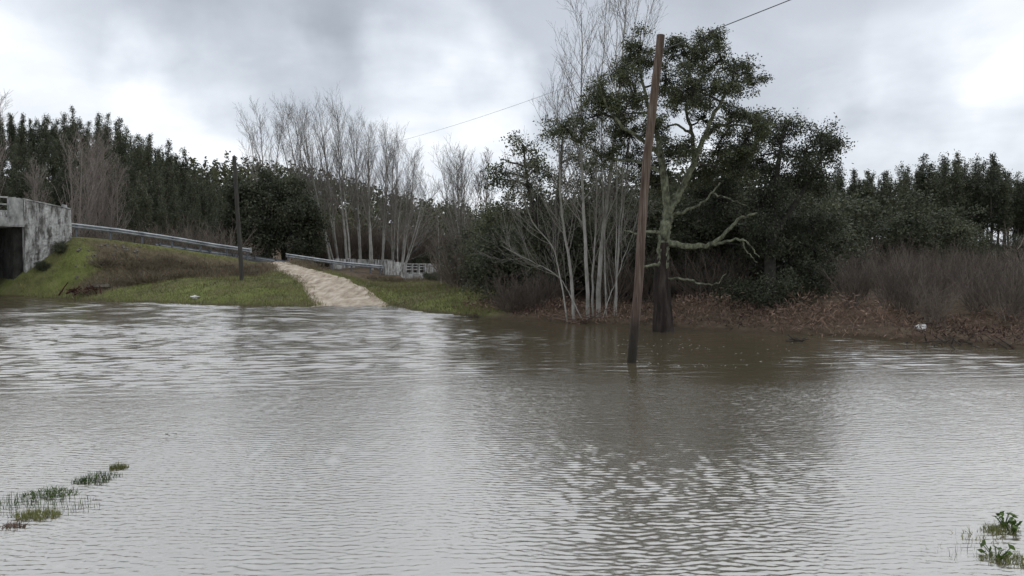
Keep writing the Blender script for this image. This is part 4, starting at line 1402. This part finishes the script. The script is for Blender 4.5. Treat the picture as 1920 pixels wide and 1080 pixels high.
for t_, q_, s_, lab in ((-0.9, -0.75, 0.42, 'small dark green bush in the corner below the masonry wing wall'), (-2.0, -1.0, 0.36, 'small dark green bush at the foot of the masonry wing wall')):
    p_ = P2(t_, q_)
    thing('evergreen_shrub', lab, 'shrub', ESH[0], (p_[0], p_[1], float(height(p_[0], p_[1])) - 0.15), t_, s_, None)
# rubble on the shoulder below the guardrail
ST_M = []
for k in range(3):
    m_ = MB()
    V = np.array([(x_, y_, z_) for z_ in (-0.5, 0.5) for x_, y_ in ((-0.6, -0.5), (0.6, -0.5), (0.6, 0.5), (-0.6, 0.5))]) * (1 + 0.25 * rng.normal(size=(8, 3)))
    m_.hexa(V)
    ST_M.append(m_.mesh('rubble_stone', M_STONE))
for k in range(46):
    q_ = rng.uniform(-3.2, -0.5); t_ = rng.uniform(0.2, 4.0) + 0.4 * q_
    p_ = P2(t_, q_)
    o = obj('rubble_stone', ST_M[k % 3], None, (p_[0], p_[1], float(height(p_[0], p_[1])) + 0.03))
    o.rotation_euler = tuple(rng.uniform(0, 6.28, 3)); o.scale = (rng.uniform(0.06, 0.15),) * 3
    tag(o, 'pale rubble stone on the grassy shoulder by the wing wall', 'stone', 'rubble stones below the guardrail')


# ------------------------------------------------------------------ grass, dead bracken
def blades(mb, x, y, h, w, lean=0.5, tint=None, z=None):
    n = len(x)
    z = height(x, y) if z is None else z
    a = rng.uniform(0, 6.28, n)
    d = np.stack([np.cos(a), np.sin(a), 0 * a], 1)
    b_ = np.stack([x, y, z - 0.02], 1)
    ln = rng.normal(0, lean, (n, 2)) * h[:, None]
    top = b_ + np.concatenate([ln, h[:, None]], 1)
    t = rng.uniform(0, 1, n) if tint is None else np.clip(tint + rng.normal(0, 0.15, n), 0, 1)
    mb.tris(np.stack([b_ - d * w[:, None] / 2, b_ + d * w[:, None] / 2, top], 1), t)


def in_track(x, y, m=0.0):
    cx, w, _ = track_at(y)
    return (np.abs(x - cx) < w + m) & (y < 59)


def scatter(n, x0, x1, y0, y1):
    return rng.uniform(x0, x1, n), rng.uniform(y0, y1, n)


mg, md = MB(), MB()
x, y = scatter(230000, -31, 1.5, 26, 58)
d = y - np.interp(x, SX, SY)
t = (x - LA[0]) * LD[0] + (y - LA[1]) * LD[1]
q = (x - LA[0]) * LN[0] + (y - LA[1]) * LN[1]
patchy = vnoise(x, y, 1.6, 31) + 0.6 * vnoise(x, y, 0.6, 32)
dz = sstep((-0.4 - q) / 1.0) * sstep((q + 9.0 + 1.6 * vnoise(x, y, 1.8, 33)) / 1.8) * sstep((t - 0.55 * q - 0.8 + 1.5 * vnoise(x, y, 1.2, 10)) / 1.6) * sstep((16.5 - t + 0.3 * q) / 2.0)
ok = (d > -0.12) & (q < -0.2) & ~in_track(x, y, -0.18 + 0.42 * vnoise(x, y, 0.6, 34) - 0.35 * rng.uniform(0, 1, len(x)) ** 3) & ~((t < -2.6) & (q > -0.5))
isdry = rng.uniform(0, 1, len(x)) < np.clip(dz * 0.95 + 0.12 + 0.2 * (patchy > 0.75), 0, 1)
edge_wet = np.clip(1 - d / 0.8, 0, 1)
g = ok & ~isdry & (rng.uniform(0, 1, len(x)) < 0.62)
hg = rng.uniform(0.05, 0.14, g.sum()) * (1 + 0.7 * np.clip(patchy[g], 0, 1)) * (1 + 1.3 * edge_wet[g] * (patchy[g] > 0.1))
blades(mg, x[g], y[g], hg, np.full(g.sum(), 0.028), 0.45, 0.45 + 0.35 * patchy[g])
dmask = ok & isdry & (rng.uniform(0, 1, len(x)) < 0.75)
hd = rng.uniform(0.12, 0.38, dmask.sum()) * (0.35 + 0.65 * sstep((-0.8 - q[dmask]) / 1.5)) * (1 + 1.3 * np.clip(patchy[dmask], 0, 1) * dz[dmask])
blades(md, x[dmask], y[dmask], hd, np.full(dmask.sum(), 0.022), 0.65, 0.5 + 0.3 * vnoise(x[dmask], y[dmask], 0.9, 35))
tag(obj('grass', mg.mesh('grass', M_GRASS)), 'short bright green grass on the river bank either side of the dirt track', 'grass', None, 'stuff')
tag(obj('dry_grass', md.mesh('dry_grass', M_DRY)), 'brown dry grass and brambles on the slope below the guardrail', 'dry grass', None, 'stuff')

# low brambles on the slope
_keep = M_TWIGS
M_TWIGS = M_DRY
BRB = [bare_shrub(400 + i, 34, 1.0, 0.95, 5, 3, 0.006) for i in range(3)]
M_TWIGS = _keep
lab = 'low dry bramble on the slope below the long guardrail'
for k in range(95):
    q_ = rng.uniform(-8.6, -1.8)
    t_ = rng.uniform(2.0 + 0.55 * q_, 14.5)
    p_ = P2(t_, q_)
    if in_track(p_[0], p_[1], 0.6): continue
    o = obj('dry_bramble', BRB[rng.integers(3)], None, (p_[0], p_[1], float(height(p_[0], p_[1])) - 0.05))
    s_ = rng.uniform(0.45, 0.95) * (0.6 + 0.4 * min(1.0, -q_ / 4))
    o.scale = (s_ * 1.2, s_ * 1.2, s_ * 0.75); o.rotation_euler = (0, 0, rng.uniform(0, 6.28))
    tag(o, lab, 'bramble', 'dry brambles on the embankment')
lab = 'low dry bramble on the verge between the dirt track and the small white bridge'
for k in range(16):
    px_, Y_ = rng.uniform(690, 800), rng.uniform(54, 62)
    x_ = (px_ - 960) / FPX * Y_
    o = obj('dry_bramble', BRB[rng.integers(3)], None, (x_, Y_, float(height(x_, Y_)) - 0.05))
    s_ = rng.uniform(0.4, 0.8)
    o.scale = (s_ * 1.2, s_ * 1.2, s_ * 0.7); o.rotation_euler = (0, 0, rng.uniform(0, 6.28))
    tag(o, lab, 'bramble', 'dry brambles on the verge')

# dead bracken on the right bank
mf = MB()
x, y = scatter(60000, -3.5, 16, 13, 29)
d = y - np.interp(x, SX, SY)
mound = vnoise(x, y, 1.5, 41) * 0.7 + vnoise(x, y, 0.6, 42) * 0.3
inten = sstep(d / 0.4) * (1 - sstep((d - 3.2 - 1.2 * mound) / 1.5))
inten = inten * np.where(x < 0.0, sstep((x + 2.6) / 1.5) * sstep((y - 26.2) / 0.8), 1)
keep = rng.uniform(0, 1, len(x)) < inten * 0.8
x, y, d, mound = x[keep], y[keep], d[keep], mound[keep]
Hm = (0.16 + 0.42 * np.clip(mound + 0.25, 0, 1)) * sstep(d / 1.6) + 0.06
Hm = Hm * np.where((x > 5.3) & (x < 10.2), 1.35, np.where(x > 10.2, 0.75, 0.95))
Cc = np.stack([x, y, height(x, y) + Hm * rng.uniform(0.1, 1.0, len(x))], 1)
mf.leaves(Cc, 0.17, 0.032, np.clip(0.45 + 0.5 * mound + rng.normal(0, 0.22, len(x)), 0, 1), 0.6)
sel = rng.uniform(0, 1, len(x)) < 0.12
Qa = np.stack([x[sel], y[sel], height(x[sel], y[sel]) - 0.02], 1)
dirs = rng.normal(size=(sel.sum(), 3)) * 0.7; dirs[:, 2] = 1
s = np.linspace(0, 1, 4)[None, :, None]
Q = Qa[:, None] + unit(dirs)[:, None] * (Hm[sel] * 1.25)[:, None, None] * s - np.array([0, 0, 0.12]) * s ** 2 * Hm[sel][:, None, None]
mf.tubes(Q, np.tile(np.linspace(0.007, 0.004, 4), (sel.sum(), 1)), 3, rng.uniform(0.3, 1, sel.sum()))
tag(obj('dead_bracken', mf.mesh('dead_bracken', M_FERN)), 'collapsed russet dead bracken along the bank under the cork oak', 'bracken', None, 'stuff')


# tufts standing in or beside the water
def tuft(px, py, n, rad, h, label, mat=M_GRASS, w=0.008, lean=0.35, name='grass_tuft', tint=None, cat='grass', group=None, wet=True, kind=None):
    Yb = CAMZ * FPX / (py - HZ)
    xb = (px - 960) / FPX * Yb
    m_ = MB()
    r = rad * np.sqrt(rng.uniform(0, 1, n)); a = rng.uniform(0, 6.28, n)
    x = r * np.cos(a); y = r * np.sin(a) * 0.6
    z = np.full(n, 0.01) if wet else height(x + xb, y + Yb)
    blades(m_, x, y, rng.uniform(0.4, 1.1, n) * h * (1.15 - 0.6 * r / rad), np.full(n, w), lean, tint, z)
    o = obj(name, m_.mesh(name, mat), None, (xb, Yb, 0))
    tag(o, label, cat, group, kind)
    return o


gl = 'tufts of flooded grass on the field edge'
tuft(217, 881, 220, 0.09, 0.085, 'small bright grass tuft at the tip of the flooded grass line', group=gl)
tuft(165, 906, 230, 0.17, 0.085, 'sparse dark grass blades between two greener tufts in the flood', M_WEED, group=gl, tint=0.25)
tuft(188, 896, 120, 0.16, 0.075, 'scattered thin blades next to the small bright grass tuft in the flood', M_WEED, group=gl, tint=0.3)
tuft(88, 930, 330, 0.22, 0.075, 'flattened dark green grass clump with a stray stalk in the flood', M_WEED, lean=0.9, group=gl, tint=0.45)
tuft(60, 972, 380, 0.17, 0.085, 'broad yellow-green grass tuft in the flooded grass line', group=gl, tint=0.75)
tuft(70, 955, 260, 0.45, 0.11, 'thin upright stalks spread around the flooded grass clumps', M_WEED, 0.005, 0.2, kind='stuff', name='flooded_stalks', group=gl, tint=0.35)
tuft(30, 945, 190, 0.32, 0.10, 'thin upright stalks at the dark end of the flooded grass line', M_WEED, 0.005, 0.2, kind='stuff', name='flooded_stalks', group=gl, tint=0.3)
tuft(15, 992, 120, 0.09, 0.06, 'brown matted tuft lying in the flood beside the grass line', M_FERN, 0.012, 0.9, group=gl, tint=0.4)
gr_ = 'weeds and grass standing in the flood'
tuft(1885, 1000, 220, 0.14, 0.075, 'bright green grass among broad leaved weeds in the flood', group=gr_, tint=0.6)
tuft(1905, 1058, 300, 0.18, 0.07, 'dense green grass mat in the flood below the broad leaved weeds', group=gr_, tint=0.6, lean=0.6)
tuft(1855, 1012, 60, 0.22, 0.08, 'sparse pale blades beside the broad leaved weeds in the flood', group=gr_, tint=0.85, lean=0.5)
tuft(1840, 1045, 40, 0.30, 0.08, 'thin scattered stalks next to the dense green grass mat', M_WEED, 0.004, 0.25, kind='stuff', name='flooded_stalks', group=gr_, tint=0.5)
for px, py, n_, lab in ((1893, 985, 16, 'broad leaved weed at the back of the flooded grass'), (1908, 1003, 18, 'broad leaved weed in the middle of the flooded grass'), (1880, 1050, 12, 'broad leaved weed low in the flooded grass mat')):
    Yb = CAMZ * FPX / (py - HZ)
    m_ = MB()
    a = rng.uniform(0, 6.28, n_); r = rng.uniform(0.02, 0.09, n_)
    st_ = np.stack([np.cos(a) * r, np.sin(a) * r, rng.uniform(0.02, 0.07, n_)], 1)
    s = np.linspace(0, 1, 3)[None, :, None]
    m_.tubes(np.array([0, 0, -0.03]) + (st_ - np.array([0, 0, -0.03]))[:, None] * s, np.full((n_, 3), 0.003), 4, 0.5)
    m_.leaves(st_, 0.055, 0.034, rng.uniform(0.1, 0.8, n_), 1.6)
    tag(obj('broad_leaved_weed', m_.mesh('weed', M_WEED), None, ((px - 960) / FPX * Yb, Yb, 0)), lab, 'weed', gr_)
tuft(737, 586, 420, 0.62, 0.40, 'tall dry sedge clump at the water edge beside the dirt track', M_DRY, 0.02, 0.3, 'sedge_clump', 0.6, 'sedge', None, False)
tuft(868, 596, 700, 0.55, 0.42, 'dark matted brush clump at the water edge beyond the sedge', M_DRIFT, 0.02, 0.75, 'brush_clump', 0.4, 'brush', None, False)


# ------------------------------------------------------------------ driftwood and scraps
def sticks(px, py, n, ln, r, mat, name, label, cat, spread=0.3, up=0.25, Y=None, zoff=0.0):
    Yb = Y or CAMZ * FPX / (py - HZ)
    xb = (px - 960) / FPX * Yb
    zb = max(0.0, float(height(xb, Yb))) + zoff
    root = thing(name, label, cat, [], (xb, Yb, zb))
    for i in range(n):
        m_ = MB()
        d = rng.normal(size=3); d[2] = abs(d[2]) * up; d = unit(d)
        c = rng.normal(size=3) * spread * np.array([1, 0.5, 0.0]); c[2] = rng.uniform(0, 0.3) * spread
        l = ln * rng.uniform(0.5, 1.3)
        s = np.linspace(-0.5, 0.5, 7)[:, None]
        Q = c + d * l * s + np.cumsum(rng.normal(0, 0.03 * l, (7, 3)), 0) * 0.5
        m_.tubes(Q, np.linspace(r, r * 0.45, 7), 6, rng.uniform(0, 1), 0.08, True)
        if i % 2 == 0:
            A, Ra = spawn(Q[None], np.linspace(r, r * .45, 7)[None], 3, 0.3, 0.9, 0.8, l * 0.35, 0.1, 0.1, 4, 0.5, 0.03, 0.005)
            m_.tubes(A, Ra, 4, 0.4)
        obj('branch', m_.mesh('branch', mat), root)
    return root


sticks(152, 527, 24, 0.95, 0.05, M_RUST, 'brushwood_heap', 'heap of broken reddish brown branches on the grass below the wing wall', 'branches', 0.55, 0.55, 40.3, 0.16)
m_ = MB()
for i_ in range(1):
    m_.hexa([(-0.55, -0.25, 0), (0.5, -0.28, 0.02), (0.58, 0.3, 0), (-0.5, 0.26, 0), (-0.5, -0.22, 0.13), (0.46, -0.24, 0.17), (0.5, 0.26, 0.16), (-0.46, 0.22, 0.12)])
x = (185 - 960) / FPX * 41.3
tag(obj('flat_stone', m_.mesh('flat_stone', M_STONE), None, (x, 41.3, float(height(x, 41.3)) + 0.1)), 'flat grey stone slab beside the heap of reddish branches', 'stone')
sticks(1500, 640, 7, 0.42, 0.022, M_DRIFT, 'floating_branch', 'dark broken branch floating in the current off the bracken bank', 'branch', 0.13, 0.6, None, 0.02)
sticks(1745, 648, 9, 0.45, 0.02, M_DRIFT, 'driftwood', 'dark driftwood sticks stranded at the foot of the bare thicket', 'driftwood', 0.4, 0.5, None, 0.06)
sticks(1860, 652, 8, 0.5, 0.018, M_DRIFT, 'driftwood', 'stranded dark sticks at the far end of the bare thicket', 'driftwood', 0.5, 0.6, None, 0.06)
sticks(1090, 603, 18, 0.8, 0.016, M_FERN, 'stranded_brushwood', 'tangle of stranded reddish twigs around the feet of the pale poplars', 'branches', 0.5, 0.5, 23.6, 0.1)
sticks(313, 822, 2, 0.12, 0.003, M_DRIFT, 'stray_twig', 'small dark twig poking out of the open flood water', 'twig', 0.03, 1.2, None, 0.03)


def crumple(px, Y, s, label):
    m_ = MB()
    th_, ph = np.meshgrid(np.linspace(0, 2 * math.pi, 9)[:-1], np.linspace(0.05, math.pi - 0.05, 6))
    r = s * (1 + 0.3 * rng.normal(size=th_.shape))
    V = np.stack([r * np.sin(ph) * np.cos(th_) * 1.4, r * np.sin(ph) * np.sin(th_), r * np.cos(ph) * 0.7], -1)
    i = (np.arange(5)[:, None] * 8 + np.arange(8)[None]).reshape(-1)
    j = (np.arange(5)[:, None] * 8 + (np.arange(8)[None] + 1) % 8).reshape(-1)
    m_._add(V, np.stack([i, i + 8, j + 8, j], 1), 0.5, False)
    x = (px - 960) / FPX * Y
    tag(obj('plastic_scrap', m_.mesh('plastic_scrap', M_WHITE), None, (x, Y, max(0, float(height(x, Y))) + s * 0.6)), label, 'litter')


crumple(365, 35.9, 0.12, 'white scrap lying on the green grass by the water')
crumple(1728, 18.6, 0.10, 'white plastic scrap caught in sticks below the bare thicket')

# foam flecks riding the current round the pole and the oak
mf = MB()
n_ = 230
fy_ = rng.uniform(13.2, 19.5, n_); fx_ = rng.normal(0, 1, n_) * 1.6 + 3.6 + 0.10 * (fy_ - 14)
grp = vnoise(fx_ * 0.4, fy_, 0.5, 81) > 0.15
fx_, fy_ = fx_[grp], fy_[grp]
fz_ = water_z(fx_, fy_, 0.055) + 0.006
sz = rng.uniform(0.004, 0.02, len(fx_))
a_ = rng.uniform(0, 6.28, len(fx_))
Qf = np.stack([np.stack([fx_ + sz * 1.6 * np.cos(a_ + k * math.pi / 2), fy_ + sz * np.sin(a_ + k * math.pi / 2), fz_ + 0.004 * (k % 2)], 1) for k in range(4)], 1)
mf.quads(Qf, 0.5)
tag(obj('foam', mf.mesh('foam', material('foam', [(0.55, 0.53, 0.48)], rough=0.6))), 'white foam flecks drifting on the brown current around the leaning pole', 'foam', None, 'stuff')
